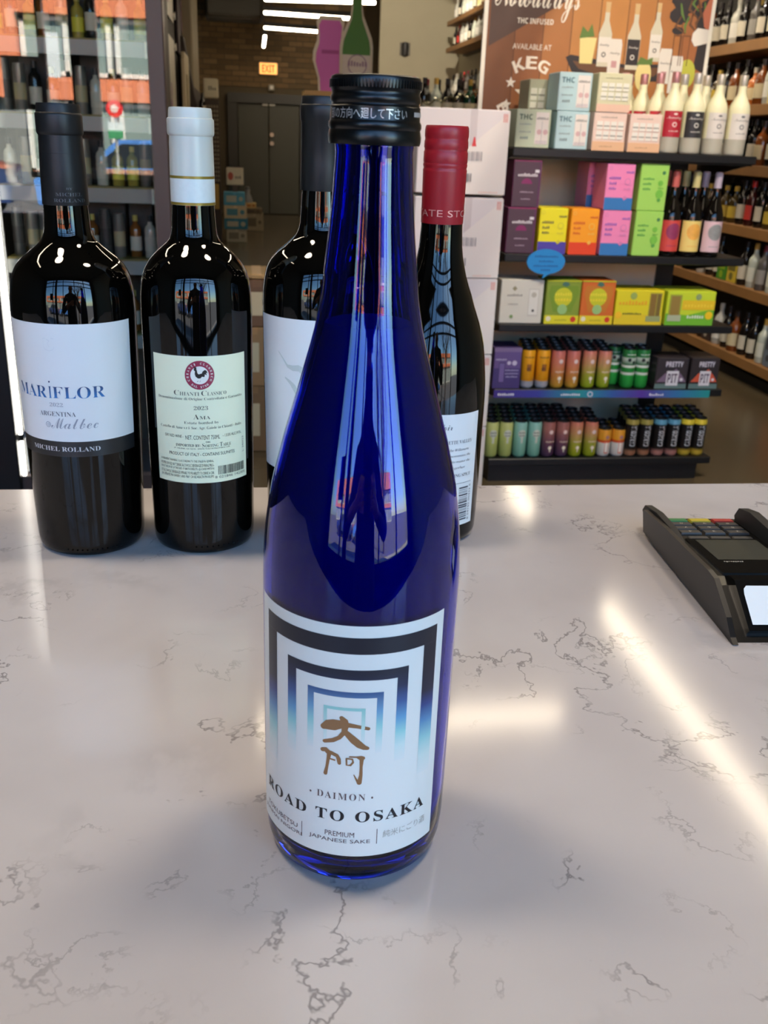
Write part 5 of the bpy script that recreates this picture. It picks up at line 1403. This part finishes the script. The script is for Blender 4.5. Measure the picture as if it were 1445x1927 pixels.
rows = {5: ['cream', 'cream', 'cream', 'cream', 'dark', 'dark', 'dark', 'grey', 'dark', 'clear', 'dark', 'dark', 'amber', 'dark'],
        4: ['pale', 'orange', 'gold', 'red', 'clear', 'amber', 'orange', 'dark', 'amber', 'dark', 'gold', 'dark', 'clear', 'dark'],
        3: ['clear', 'dark', 'dark', 'dark', 'amber', 'dark', 'dark', 'grey', 'dark', 'dark', 'dark', 'amber', 'dark', 'dark'],
        2: ['dark', 'pale', 'green', 'gold', 'dark', 'red', 'dark', 'gold', 'gold', 'dark', 'gold', 'amber', 'dark', 'dark'],
        1: ['jug', 'jug', 'pale', 'grey', 'pale', 'dark', 'gold', 'dark', 'dark', 'dark', 'clear', 'dark', 'dark', 'dark'],
        0: ['dark', 'dark', 'grey', 'pale', 'dark', 'dark', 'amber', 'dark', 'clear', 'dark', 'dark', 'dark', 'dark', 'dark']}
skipbox = {(4, 2), (4, 3), (3, 0), (3, 1), (5, 2), (1, 6), (1, 7), (0, 0), (0, 1), (0, 2), (0, 9)}
for lv, ks in rows.items():
    y = 5.28 if lv >= 3 else (5.16 if lv == 2 else (5.10 if lv == 1 else 4.98))
    for i, k in enumerate(ks):
        if (lv, i) in skipbox:
            y += 0.115; continue
        put(k, 3.085 + rnd.uniform(0, 0.015), y, WZ[lv], '%s, %s from near end, %s wall shelf' % (KD[k], ORD[i], WN[lv]), 'bottles on the wooden wall shelves')
        y += 0.115 if k not in ('jug',) else 0.125
# a second, darker row stands behind
for lv in (2, 3, 4, 5):
    for i in range(9):
        k = ('dark', 'dark', 'amber', 'dark', 'green', 'dark', 'clear', 'dark', 'dark')[(i + lv) % 9]
        put(k, 3.23, 5.30 + i * 0.125, WZ[lv], '%s, %s in back row, %s wall shelf' % (KD[k], ORD[i], WN[lv]), 'bottles in the back row of the wooden wall shelves')
def sbox(x, y, z, w, d, h, rgb, label, mark=None):
    t = thing('carton', label, 'carton', (x, y, z + 0.0006))
    mb = MB(); mb.box(-d / 2, d / 2, -w / 2, w / 2, 0, h, b=0.003)
    part('box', mb, mat(rgb, 0.5), t)
    if mark:
        mb = MB(); f = lambda u, v: (-d / 2 - 0.001, w / 2 - u * w, v * h)
        patch(mb, f, 0.12, 0.88, 0.5, 0.85); disc(mb, f, 0.5, 0.26, 0.2, 0.2 * w / h)
        part('print', mb, mat(mark, 0.5), t)
    return t
sbox(3.097, 5.51, WZ[4], 0.10, 0.12, 0.20, (206, 64, 48), 'red carton on the fifth lowest wooden wall shelf', (190, 90, 70))
sbox(3.097, 5.63, WZ[4], 0.10, 0.12, 0.17, (226, 210, 150), 'cream yellow carton next to a red one on the wooden wall shelf', (190, 160, 80))
sbox(3.09, 5.51, WZ[5], 0.11, 0.10, 0.13, (60, 90, 130), 'blue carton on the highest visible wooden wall shelf', (206, 140, 80))
sbox(3.097, 5.28, WZ[3], 0.11, 0.12, 0.13, (222, 214, 176), 'cream carton nearest the near end, fourth lowest wooden wall shelf', (196, 186, 140))
sbox(3.097, 5.395, WZ[3], 0.11, 0.12, 0.12, (206, 200, 166), 'duller cream carton beside another, fourth lowest wooden wall shelf', (176, 168, 120))
sbox(3.12, 5.935, WZ[1], 0.12, 0.12, 0.13, (70, 140, 40), 'green carton with yellow print on the second lowest wooden wall shelf', (150, 180, 40))
sbox(3.12, 5.80, WZ[1], 0.12, 0.12, 0.14, (212, 186, 60), 'yellow carton next to the green one on the wooden wall shelf', (120, 110, 50))
sbox(3.13, 5.00, WZ[0], 0.24, 0.16, 0.25, (196, 116, 92), 'salmon pink display carton on the lowest wooden wall shelf', (216, 110, 50))
sbox(3.12, 5.20, WZ[0], 0.10, 0.12, 0.20, (110, 122, 136), 'blue grey carton beside the salmon pink one, lowest wall shelf', (70, 70, 76))
sbox(3.12, 6.015, WZ[0], 0.12, 0.12, 0.17, (60, 44, 40), 'brown black carton on the lowest wooden wall shelf', (190, 180, 160))
tg = thing('shelf_tag', 'pale round price tag on a stem standing on a wooden wall shelf', 'tag', (3.036, 6.14, WZ[2] + 0.0006))
mb = MB(); mb.prism([(0.04 * cos(2 * pi * k / 24), 0.15 + 0.04 * sin(2 * pi * k / 24)) for k in range(24)], lambda u, v, w: (w, u, v), -0.003, 0.003)
part('tag_disc', mb, mat((230, 200, 190), 0.5), tg)
mb = MB(); mb.box(-0.004, 0.004, -0.012, 0.012, 0.0, 0.112)
part('stem', mb, mat((70, 64, 66), 0.5), tg)
# far bottles and boxes on the same shelves, left of the advertising board
for li, (z, nm) in enumerate(((2.955, 'upper high'), (2.60, 'lower high'), (1.97, 'sixth lowest'), (1.61, 'fifth lowest'))):
    for i in range(12):
        y = 12.4 + i * 0.24
        k = (['clear', 'cream', 'dark', 'green', 'clear', 'red', 'dark', 'clear', 'amber', 'pale', 'dark', 'clear'] if li < 2 else ['dark', 'dark', 'pale', 'dark', 'amber', 'grey', 'dark', 'dark', 'clear', 'dark', 'red', 'dark'])[(i * 5 + li * 3) % 12]
        put(k, 3.10, y, z, '%s, far end, %s wall shelf, %s along' % (KD[k], nm, ORD[i]), 'far bottles on the wooden wall shelves')

# ------------------------------------------------------------------ black rack with wine bottles and a tinsel garland, beyond the cartons
rk = thing('wine_rack', 'black store rack with wine bottles beyond the white cartons', 'rack', (1.45, 6.75, 0))
mb = MB(); mb.box(-0.42, 0.55, -0.25, 0.25, 1.42, 1.45, b=0.004); part('top_shelf', mb, SHELF, rk)
mb = MB(); mb.box(-0.42, 0.55, 0.22, 0.25, 0.0, 1.42); part('back_panel', mb, mat((60, 50, 40), 0.7), rk)
for z in (0.12, 0.55, 0.98):
    mb = MB(); mb.box(-0.42, 0.55, -0.25, 0.22, z - 0.03, z, b=0.004); part('shelf', mb, SHELF, rk)
for x in (-0.42, 0.53):
    mb = MB(); mb.box(x, x + 0.02, -0.25, 0.25, 0, 1.42); part('side_panel', mb, mat((96, 66, 40), 0.6), rk)
for i, k in enumerate(('red', 'dark', 'pale', 'dark', 'dark', 'green', 'dark', 'dark')):
    o = put(k, 1.10 + i * 0.075, 6.60, 1.45, '%s, %s from the left in front, black rack' % (KD[k], ORD[i]), 'bottles on the black rack')
    o.rotation_euler = (0, 0, 0)
for i, k in enumerate(('dark', 'grey', 'dark', 'clear', 'dark', 'amber', 'dark')):
    o = put(k, 1.14 + i * 0.078, 6.76, 1.45, '%s, %s from the left, back row, black rack' % (KD[k], ORD[i]), 'bottles on the black rack')
    o.rotation_euler = (0, 0, 0)
gb_ = thing('gold_ornament', 'golden arched ornament among the bottles on the black rack', 'ornament', (1.60, 6.52, 1.45))
mb = MB(); mb.tube([(-0.045, 0, 0), (-0.045, 0, 0.20), (-0.035, 0, 0.25), (0.0, 0, 0.275), (0.04, 0, 0.262), (0.055, 0, 0.245)], [0.014, 0.016, 0.02, 0.024, 0.022, 0.012], 10)
part('arch', mb, mat((206, 160, 84), 0.35), gb_, smooth=50)
mb = MB()
r = random.Random(2)
prev = None
pts = [Vector((1.05 + 0.48 * k / 40, 6.52 + 0.008 * sin(k), 1.535 + 0.10 * (k / 40) + 0.012 * sin(k * 0.9))) for k in range(41)]
mb.tube(pts, 0.004, 5)
for p in pts:
    for q in range(9):
        d = Vector((r.uniform(-1, 1), r.uniform(-1, 1), r.uniform(-1, 1))).normalized() * r.uniform(0.012, 0.026)
        s_ = d.orthogonal().normalized() * 0.0035
        mb.add([p - s_, p + s_, p + d], [(0, 1, 2)])
tag(part('tinsel_garland', mb, mat((176, 172, 150), 0.18, metal=1.0), None), 'silvery tinsel garland draped across the bottles on the black rack', 'garland')

# ------------------------------------------------------------------ standee of two cut-out bottles on a wooden cabinet
cb = thing('wooden_cabinet', 'tall plain wooden cabinet with pale top edge below the bottle standee', 'cabinet', (0.93, 9.2, 0))
mb = MB(); mb.box(-0.36, 0.36, -0.18, 0.2, 0.0, 1.66); part('body', mb, mat((82, 66, 42), 0.6), cb)
mb = MB(); mb.box(-0.38, 0.38, -0.2, 0.21, 1.66, 1.70); part('top_board', mb, mat((186, 150, 96), 0.5), cb)
for x0, x1 in ((-0.34, -0.005), (0.005, 0.34)):
    mb = MB(); mb.box(x0, x1, -0.2, -0.18, 0.06, 1.62, b=0.004); d_ = part('door', mb, mat((94, 76, 48), 0.55), cb)
    mb = MB(); mb.tube([(-0.04 if x0 < -0.1 else 0.04, -0.2, 0.9), (-0.04 if x0 < -0.1 else 0.04, -0.225, 0.9)], 0.015, 10); part('knob', mb, mat((60, 50, 40), 0.4), d_)
st = thing('bottle_standee', 'cut-out standee of a pink and a green bottle standing on the wooden cabinet', 'sign', (0.0, 9.1, 1.70))
def outline(cx, w, h, nk):
    L = [(0.66, 0.0), (0.70, 0.18), (1.0, 0.42), (0.97, 0.54), (0.76, 0.68), (0.74, 0.82), (0.80, 0.92), (0.62, 1.0)] if nk else [(1.0, 0.0), (1.0, 0.42), (0.92, 0.50), (0.60, 0.62), (0.38, 0.70)]
    if not nk:
        L += [(0.30, 0.80), (0.28, 1.0)]
    return [(cx + w / 2 * a, b * h) for a, b in L] + [(cx - w / 2 * a, b * h) for a, b in L[::-1]]
def grow(pts, cx, g): return [(cx + (x - cx) * (1 + g), z * (1 + g * 0.3) ) for x, z in pts]
for cx, w, h, rgb, nk in ((0.775, 0.25, 0.56, (200, 100, 186), True), (1.00, 0.24, 0.82, (60, 120, 46), False)):
    o = outline(cx, w, h, nk)
    dz = 0 if nk else -0.02
    mb = MB(); mb.prism(grow(o, cx, 0.20), lambda u, v, w_: (u, w_, v), dz, dz + 0.012); part('cut_out_edge', mb, mat((206, 200, 186), 0.6), st)
    mb = MB(); mb.prism(o, lambda u, v, w_: (u, w_, v), dz - 0.004, dz); bt = part('printed_bottle', mb, mat(rgb, 0.5), st)
    if not nk:
        mb = MB(); patch(mb, lambda u, v: (u, dz - 0.005, v), cx - w / 2, cx + w / 2, 0.02, 0.30); l_ = part('printed_label', mb, mat((206, 200, 196), 0.5), bt)
    else:
        mb = MB(); patch(mb, lambda u, v: (u, dz - 0.005, v), cx - w * 0.3, cx + w * 0.3, 0.30, 0.33); part('printed_label', mb, mat((160, 64, 140), 0.5), bt)
mb = MB(); scribble(mb, lambda u, v: (u, -0.0265, v), 1.01, 0.24, 0.17, 0.06, 0, 7, 6); disc(mb, lambda u, v: (u, -0.0264, v), 1.01, 0.22, 0.085, 0.085, 0, 24, 0.9)
part('lettering', mb, mat((140, 116, 150), 0.5), st)

# ------------------------------------------------------------------ exit sign, thermostat and other fittings at the back
ex = thing('exit_sign', 'glowing orange exit sign on the brick wall above the double door', 'sign', (0.47, 17.72, 2.24))
mb = MB(); mb.box(-0.16, 0.16, -0.05, 0.0, 0.0, 0.20, b=0.02); part('housing', mb, mat((214, 190, 160), 0.5), ex)
mb = MB(); mb.box(-0.145, 0.145, -0.056, -0.05, 0.015, 0.185); fc = part('lit_face', mb, mat((255, 176, 90), 0.5, emit=1.0), ex)
mb = MB(); text(mb, lambda u, v: (u, -0.058, v), 'EXIT', 0, 0.10, 0.21, 0.115, 0, 'bold'); part('lettering', mb, mat((226, 70, 24), 0.5, emit=0.9), fc)
tm = thing('wall_thermostat', 'small dark fitting on the beige back wall right of the standee', 'thermostat', (2.51, 15.99, 2.62))
mb = MB(); mb.lathe([(0.0, -0.12), (0.05, -0.10), (0.06, 0.02), (0.05, 0.08), (0.0, 0.09)], 14); part('body', mb, mat((36, 34, 32), 0.5), tm, smooth=40)
mb = MB(); mb.box(-0.08, 0.08, 0.0, 0.01, -0.10, 0.08); part('wall_plate', mb, mat((96, 90, 78), 0.5), tm)
em = thing('emergency_light', 'small pale fitting on the bricks above the double door', 'light fitting', (0.52, 17.73, 2.0))
mb = MB(); mb.box(-0.05, 0.05, -0.06, 0.0, 0.0, 0.10, b=0.012); part('housing', mb, mat((150, 142, 120), 0.5), em)
mb = MB(); mb.tube([(0, -0.06, 0.05), (0, -0.075, 0.05)], 0.03, 12); part('lens', mb, mat((210, 204, 190), 0.3), em)

# ------------------------------------------------------------------ left aisle
for i, (z0, z1) in enumerate(((2.33, 3.3), (1.2, 2.17))):
    s_ = thing('wall_sign', ('upper of two white printed boards on steel studs, left aisle', 'lower of two white printed boards on steel studs, left aisle')[i], 'sign', (-0.66, 9.95, z0))
    mb = MB(); mb.box(-0.006, 0.006, -0.92, 0.92, 0, z1 - z0); part('board', mb, mat((214, 208, 190), 0.5), s_)
    for y in (-0.86, 0.86):
        for z in (0.06, z1 - z0 - 0.06):
            mb = MB(); mb.tube([(-0.05, y, z), (0.03, y, z)], 0.035, 12); part('stud', mb, mat((232, 230, 220), 0.3), s_, smooth=40)
    mb = MB()
    fs_ = lambda u, v: (0.0095, u, v)
    for k in range(5):
        disc(mb, (lambda e: lambda u, v: (0.0068 + e * 0.0003, u, v))(k), rnd.uniform(-0.4, 0.5), rnd.uniform(0.3, 0.8), 0.10, 0.09, 0, 9)
    brush(mb, fs_, [(-0.2, 0.1, 0.02), (0.0, 0.4, 0.03), (0.1, 0.7, 0.02)], 0)
    for k in range(4):
        disc(mb, (lambda e: lambda u, v: (0.0085 + e * 0.0002, u, v))(k), 0.1 + rnd.uniform(-0.2, 0.3), rnd.uniform(0.1, 0.5), 0.07, 0.07, 1, 12)
    part('printed_leaves', mb, [mat((160, 162, 130), 0.5), mat((140, 90, 130), 0.5)], s_)
pn = thing('wall_poster', 'dark purple poster with a grape bunch hanging on the left aisle wall', 'poster', (-0.70, 13.0, 2.15))
mb = MB(); mb.box(0, 0.02, -0.9, 0.9, 0, 0.95); part('panel', mb, mat((58, 42, 48), 0.6), pn)
mb = MB()
for k in range(12):
    disc(mb, (lambda e: lambda u, v: (0.021 + e * 0.0003, u, v))(k), (k % 4 - 1.5) * 0.16 + 0.1, 0.55 - (k // 4) * 0.11, 0.09, 0.07, 0, 12)
part('printed_grapes', mb, mat((150, 104, 140), 0.5), pn)
rk2 = thing('wall_rack', 'dark sloping wall rack with bottles in the left aisle', 'rack', (-0.70, 13.6, 0))
mb = MB(); mb.prism([(0.0, 0.0), (0.18, 0.0), (0.18, 1.6), (0.05, 2.35), (0.0, 2.35)], lambda u, v, w: (u, w, v), -1.1, 1.1); part('case', mb, mat((50, 42, 36), 0.6), rk2)
for z in (0.5, 1.0, 1.5):
    mb = MB(); mb.box(0.18, 0.30, -1.1, 1.1, z - 0.03, z, b=0.004); part('shelf', mb, mat((92, 66, 42), 0.6), rk2)
for i in range(8):
    k = ('dark', 'clear', 'red', 'dark', 'pale', 'dark', 'amber', 'dark')[i]
    o = put(k, -0.46, 12.7 + i * 0.25, 1.50, '%s, %s from near end, left aisle wall rack' % (KD[k], ORD[i]), 'bottles on the left wall rack')
    o.rotation_euler = (0, 0, pi / 2)
ar = thing('arched_board', 'white arched display board leaning in the left aisle', 'sign', (-0.62, 11.9, 1.52))
mb = MB(); mb.prism([(-0.5, 0), (-0.18, 0), (-0.18, 0.34), (-0.1, 0.40), (0.1, 0.40), (0.18, 0.34), (0.18, 0), (0.5, 0), (0.5, 0.52), (0.42, 0.6), (-0.42, 0.6), (-0.5, 0.52)], lambda u, v, w: (w, u, v), 0.0, 0.03)
part('board', mb, mat((214, 200, 164), 0.5), ar)
bb = thing('ledge', 'narrow dark ledge under the arched board in the left aisle', 'shelf', (-0.62, 11.9, 1.48))
mb = MB(); mb.box(-0.1, 0.06, -0.6, 0.6, 0, 0.038, b=0.004); part('board', mb, mat((60, 46, 34), 0.6), bb)
# floor display column and stacked cartons near the far door
dc = thing('display_column', 'slim speckled display column with white header in the left aisle', 'display', (-0.35, 12.9, 0))
mb = MB(); mb.box(-0.085, 0.085, -0.08, 0.08, 0, 1.70, b=0.005); part('case', mb, mat((64, 52, 42), 0.6), dc)
mb = MB()
for k in range(90):
    z = 0.75 + (k // 5) * 0.05; x = -0.065 + (k % 5) * 0.032
    mb.box(x - 0.010, x + 0.010, -0.092, -0.08, z, z + 0.032)
part('packets', mb, mat((150, 136, 110), 0.5, grain=0.5, gscale=30), dc, kind='stuff')
mb = MB(); mb.box(-0.095, 0.085, -0.085, -0.06, 1.71, 1.93, b=0.012); hd = part('header_card', mb, mat((214, 206, 176), 0.5), dc)
mb = MB(); scribble(mb, lambda u, v: (u, -0.0862, v), 0.01, 1.83, 0.10, 0.06, 0, 4, 2); part('lettering', mb, mat((120, 110, 92), 0.5), hd)
mb = MB(); mb.box(-0.06, 0.06, -0.10, -0.08, 0.42, 0.72, b=0.004); part('yellow_card', mb, mat((196, 160, 70), 0.5), dc)
def floorbox(x, y, z, w, d, h, rgb, label, mark=None):
    t = thing('carton', label, 'carton', (x, y, z + 0.0006))
    mb = MB(); mb.box(-w / 2, w / 2, -d / 2, d / 2, 0, h, b=0.004); part('box', mb, mat(rgb, 0.6), t)
    mb = MB(); f = lambda u, v: (-w / 2 + u * w, -d / 2 - 0.0015, v * h)
    patch(mb, f, 0.12, 0.60, 0.25, 0.75); disc(mb, f, 0.80, 0.5, 0.10, min(0.3, 0.10 * w / h)); part('print', mb, mat(mark or tuple(int(c * 0.7) for c in rgb), 0.6), t)
    mb = MB(); mb.box(-0.02, 0.02, -d / 2 - 0.001, d / 2 + 0.001, max(0.002, h - 0.03), h + 0.001); part('packing_tape', mb, mat(tuple(min(255, int(c * 1.1)) for c in rgb), 0.4), t)
    return t
floorbox(-0.08, 13.1, 0.0, 0.26, 0.22, 0.16, (186, 176, 146), 'pale beige carton on the floor, bottom of the stack by far door')
floorbox(-0.085, 13.1, 0.162, 0.30, 0.24, 0.13, (60, 130, 150), 'teal carton second from the floor in the stack by far door', (190, 186, 160))
floorbox(-0.09, 13.1, 0.294, 0.29, 0.23, 0.16, (206, 190, 150), 'beige and blue carton in the middle of the stack by far door', (90, 150, 160))
floorbox(-0.10, 13.1, 0.456, 0.27, 0.22, 0.16, (90, 170, 196), 'sky blue carton high in the stack by far door', (190, 196, 180))
hdc = thing('header_sign', 'white rounded card with red emblem on top of the carton stack', 'sign', (-0.09, 13.1, 0.618))
mb = MB(); mb.box(-0.03, 0.03, -0.03, 0.03, 0, 0.08); part('foot', mb, mat((90, 76, 66), 0.6), hdc)
mb = MB(); mb.box(-0.11, 0.11, -0.012, 0.012, 0.08, 0.30, b=0.011); cd = part('card', mb, mat((226, 218, 190), 0.5), hdc)
mb = MB(); disc(mb, lambda u, v: (u, -0.0128, v), -0.055, 0.19, 0.035, 0.05, 0, 16); scribble(mb, lambda u, v: (u, -0.0128, v), 0.04, 0.19, 0.08, 0.06, 1, 3, 4)
part('lettering', mb, [mat((190, 90, 70), 0.5), mat((140, 130, 110), 0.5)], cd)
floorbox(0.17, 14.7, 0.0, 0.26, 0.24, 0.24, (164, 148, 116), 'grey beige carton on the floor right of the teal stack', (110, 96, 70))
floorbox(0.14, 14.7, 0.242, 0.28, 0.26, 0.07, (112, 96, 68), 'flat brown tray on the grey beige carton by the far door', (90, 76, 54))
floorbox(0.10, 14.7, 0.314, 0.20, 0.2, 0.07, (206, 176, 110), 'low yellowish carton on top of the brown tray', (186, 120, 60))
ck = thing('glass_carafe', 'small grey bottle-shaped ornament beside the stacked cartons', 'ornament', (0.08, 14.7, 0.386))
mb = MB(); mb.lathe([(0, 0), (0.07, 0), (0.075, 0.03), (0.05, 0.09), (0.03, 0.13), (0.035, 0.18), (0.0, 0.18)], 18); part('body', mb, mat((140, 142, 140), 0.3), ck, smooth=45)
mb = MB(); mb.lathe([(0, 0.18), (0.025, 0.18), (0.03, 0.21), (0, 0.22)], 14); part('stopper', mb, mat((110, 112, 112), 0.3), ck, smooth=45)
pl = thing('planter', 'slim cream vase standing right of the far double door', 'vase', (0.80, 12.6, 0.0))
mb = MB(); mb.lathe([(0, 0), (0.09, 0), (0.10, 0.05), (0.09, 0.34), (0.075, 0.38), (0.07, 0.38), (0.07, 0.3), (0, 0.3)], 18); part('vase', mb, mat((190, 176, 130), 0.5), pl, smooth=45)
mb = MB()
for k in range(7):
    a = k * 0.9
    mb.tube([(0.02 * cos(a), 0.02 * sin(a), 0.3), (0.04 * cos(a), 0.04 * sin(a), 0.5 + 0.02 * k)], 0.012, 6)
part('stems', mb, mat((176, 160, 104), 0.6), pl)
# brown cartons just beyond the counter, between the wine bottles
for i, (z, h, c, lb_) in enumerate(((0.0, 0.30, (120, 92, 58), 'bottom'), (0.302, 0.26, (146, 112, 70), 'middle'), (0.564, 0.20, (104, 74, 46), 'topmost'))):
    floorbox(0.035 + 0.02 * (i == 2), 4.3, z, 0.26, 0.3, h, c, 'brown carton, %s of the stack seen between the wine bottles' % lb_, (190, 176, 140))
floorbox(0.055, 4.3, 0.768, 0.24, 0.28, 0.018, (190, 152, 96), 'thin tan tray lying on top of the brown carton stack', (170, 132, 80))
floorbox(0.30, 4.45, 0.0, 0.22, 0.3, 0.84, (158, 126, 78), 'tall tan carton right of the brown stack behind the bottles', (120, 96, 60))

# ------------------------------------------------------------------ the photographer, mirrored in the bottles, and the phone
ph = thing('smartphone', 'black smartphone held up behind the counter, mirrored in the bottles', 'phone')
ph.matrix_world = co.matrix_world @ Matrix.Translation((0.024, -0.050, 0.012))
mb = MB(); mb.box(-0.037, 0.037, -0.075, 0.075, -0.004, 0.004, b=0.003); part('body', mb, mat((20, 20, 22), 0.3), ph)
mb = MB(); mb.box(-0.034, 0.034, -0.072, 0.072, 0.004, 0.0045); part('screen', mb, mat((40, 44, 50), 0.1), ph)
mb = MB()
for x, y in ((-0.024, 0.050), (-0.008, 0.060)):
    mb.tube([(x, y, -0.0040), (x, y, -0.0062)], 0.008, 16)
part('camera_lenses', mb, mat((8, 8, 10), 0.1), ph, kind='stuff')
person = thing('person', 'person in dark clothes holding up a phone, mirrored in the wine bottles', 'person', (-0.02, -0.47, 0.0))
J, E_, RAD = [], [], []
def j(p, r, par=None):
    J.append(p); RAD.append(r)
    if par is not None: E_.append((par, len(J) - 1))
    return len(J) - 1
pel = j((0, -0.03, 0.95), 0.135)
spn = j((0, -0.01, 1.12), 0.130, pel); chs = j((0, 0.0, 1.31), 0.145, spn); upc = j((0, -0.01, 1.42), 0.105, chs)
nek = j((0, 0.0, 1.50), 0.055, upc); jaw = j((0, 0.038, 1.570), 0.066, nek); skl = j((0, 0.018, 1.650), 0.104, jaw); crn = j((0, 0.008, 1.725), 0.078, skl)
nos = j((0, 0.116, 1.616), 0.0105, skl)
# grip points: the two long edges of the phone, in the person's own coordinates
pm_ = ph.matrix_world
for s in (-1, 1):
    sh = j((s * 0.165, -0.01, 1.405), 0.066, upc); el = j((s * 0.285, 0.10, 1.155), 0.047, sh)
    g = pm_ @ Vector((s * 0.050, -0.045, 0.022)); g = Vector((g.x + 0.02, g.y + 0.47, g.z))
    wr = Vector((s * 0.13, g.y - 0.075, g.z - 0.05))
    w_ = j(tuple(wr), 0.027, el)
    pal = wr.lerp(g, 0.55)
    p_ = j(tuple(pal), 0.026, w_)
    for k in range(4):
        o1 = pm_ @ Vector((s * 0.052, -0.068 + k * 0.017, 0.004)); o2 = pm_ @ Vector((s * 0.040, -0.066 + k * 0.017, -0.013)); o3 = pm_ @ Vector((s * 0.022, -0.064 + k * 0.016, -0.015))
        sh3 = Vector((0.02, 0.47, 0))
        a = j(tuple(o1 + sh3), 0.0095, p_); b = j(tuple(o2 + sh3), 0.0088, a); c = j(tuple(o3 + sh3), 0.0078, b)
    t1_ = pm_ @ Vector((s * 0.046, -0.038, 0.020)); t2_ = pm_ @ Vector((s * 0.030, -0.028, 0.016))
    a = j(tuple(t1_ + Vector((0.02, 0.47, 0))), 0.011, p_); b = j(tuple(t2_ + Vector((0.02, 0.47, 0))), 0.009, a)
    hp = j((s * 0.095, -0.03, 0.88), 0.098, pel); kn = j((s * 0.11, 0.0, 0.49), 0.062, hp); an = j((s * 0.115, -0.04, 0.10), 0.045, kn); he = j((s * 0.117, -0.03, 0.045), 0.045, an); to = j((s * 0.135, 0.13, 0.04), 0.036, he)
me = bpy.data.meshes.new('body')
me.from_pydata(J, E_, [])
tmp = bpy.data.objects.new('body', me)
COL.objects.link(tmp)
sk_ = tmp.modifiers.new('skin', 'SKIN')
for v, r_ in zip(me.skin_vertices[0].data if me.skin_vertices else [], RAD):
    v.radius = (r_, r_)
if not me.skin_vertices:
    bpy.context.view_layer.objects.active = tmp
    bpy.ops.mesh.customdata_skin_add()
    for v, r_ in zip(me.skin_vertices[0].data, RAD): v.radius = (r_, r_)
for i, v in enumerate(me.skin_vertices[0].data):
    v.use_root = (i == 0)
    if i in (pel, spn, chs): v.radius = (RAD[i] * 1.15, RAD[i] * 0.82)
ss = tmp.modifiers.new('smooth', 'SUBSURF'); ss.levels = 2; ss.render_levels = 2
dg = bpy.context.evaluated_depsgraph_get()
bm_ = bpy.data.meshes.new_from_object(tmp.evaluated_get(dg))
bpy.data.objects.remove(tmp)
bm_.materials.clear()
for c, ro in (((34, 36, 42), 0.8), ((186, 138, 112), 0.5), ((30, 34, 48), 0.8), ((40, 34, 30), 0.5)):
    bm_.materials.append(mat(c, ro))
for p_ in bm_.polygons:
    c = p_.center
    p_.use_smooth = True
    hand = c.y > 0.345 and c.z > 1.15
    p_.material_index = 1 if c.z > 1.50 or hand else (3 if c.z < 0.085 else (2 if c.z < 0.93 else 0))
bm_.name = 'body'
bo = link('body', bm_, person)
# hair, eyes, ears and mouth, set on the head as it came out
hv = [v.co.copy() for v in bm_.vertices if v.co.z > 1.56 and abs(v.co.y) < 0.2]
def face_y(z, x=0.0): return max([v.y for v in hv if abs(v.z - z) < 0.02 and abs(abs(v.x) - x) < 0.02] or [0.09])
def side_x(z): return max([abs(v.x) for v in hv if abs(v.z - z) < 0.02] or [0.08])
hz = max(v.z for v in hv); hy = sum(v.y for v in hv if v.z > 1.66) / max(1, len([1 for v in hv if v.z > 1.66]))
mb = MB()
hc = 1.662
hx = side_x(1.67) + 0.006; hb = hz - hc + 0.010
hf = max(v.y for v in hv if v.z > 1.69) - hy + 0.005
for k in range(10):
    t_ = k / 9 * pi * 0.50
    hp_ = [] if k == 0 else hp_
    hp_.append((sin(t_) + 0.004, cos(t_)))
mb.lathe([(r_, z_) for r_, z_ in hp_[::-1]], 28)
tilt = radians(22)            # hairline high in front, low at the nape
out = []
for x, y, z in mb.v:
    y2, z2 = y * cos(tilt) - z * sin(tilt), y * sin(tilt) + z * cos(tilt)
    out.append((x * hx, hy - 0.004 + y2 * hf * 1.03, hc + z2 * hb))
mb.v = out
part('hair', mb, mat((44, 34, 28), 0.7), person, smooth=60)
for s in (-1, 1):
    ey = face_y(1.64, 0.03) - 0.003
    mb = MB(); mb.lathe([(0.0, 1.6325), (0.006, 1.6345), (0.0075, 1.640), (0.006, 1.6455), (0.0, 1.6475)], 14, cx=s * 0.031, cy=ey); part('eye', mb, mat((52, 42, 38), 0.3), person, smooth=60)
    mb = MB(); mb.tube([(s * 0.018, ey + 0.006, 1.657), (s * 0.031, ey + 0.006, 1.660), (s * 0.045, ey - 0.002, 1.656)], [0.002, 0.003, 0.0015], 6); part('eyebrow', mb, mat((44, 34, 28), 0.7), person, smooth=60)
    mb = MB(); mb.lathe([(0.0, 1.600), (0.009, 1.608), (0.014, 1.632), (0.012, 1.650), (0.0, 1.66)], 14, cx=s * (side_x(1.63) - 0.001), cy=0.014); part('ear', mb, mat((186, 138, 112), 0.5), person, smooth=60)
my = face_y(1.582, 0.0)
mb = MB(); mb.tube([(-0.022, my - 0.009, 1.583), (0, my - 0.001, 1.581), (0.022, my - 0.009, 1.583)], [0.002, 0.0045, 0.002], 8); part('mouth', mb, mat((150, 84, 76), 0.5), person, smooth=60)
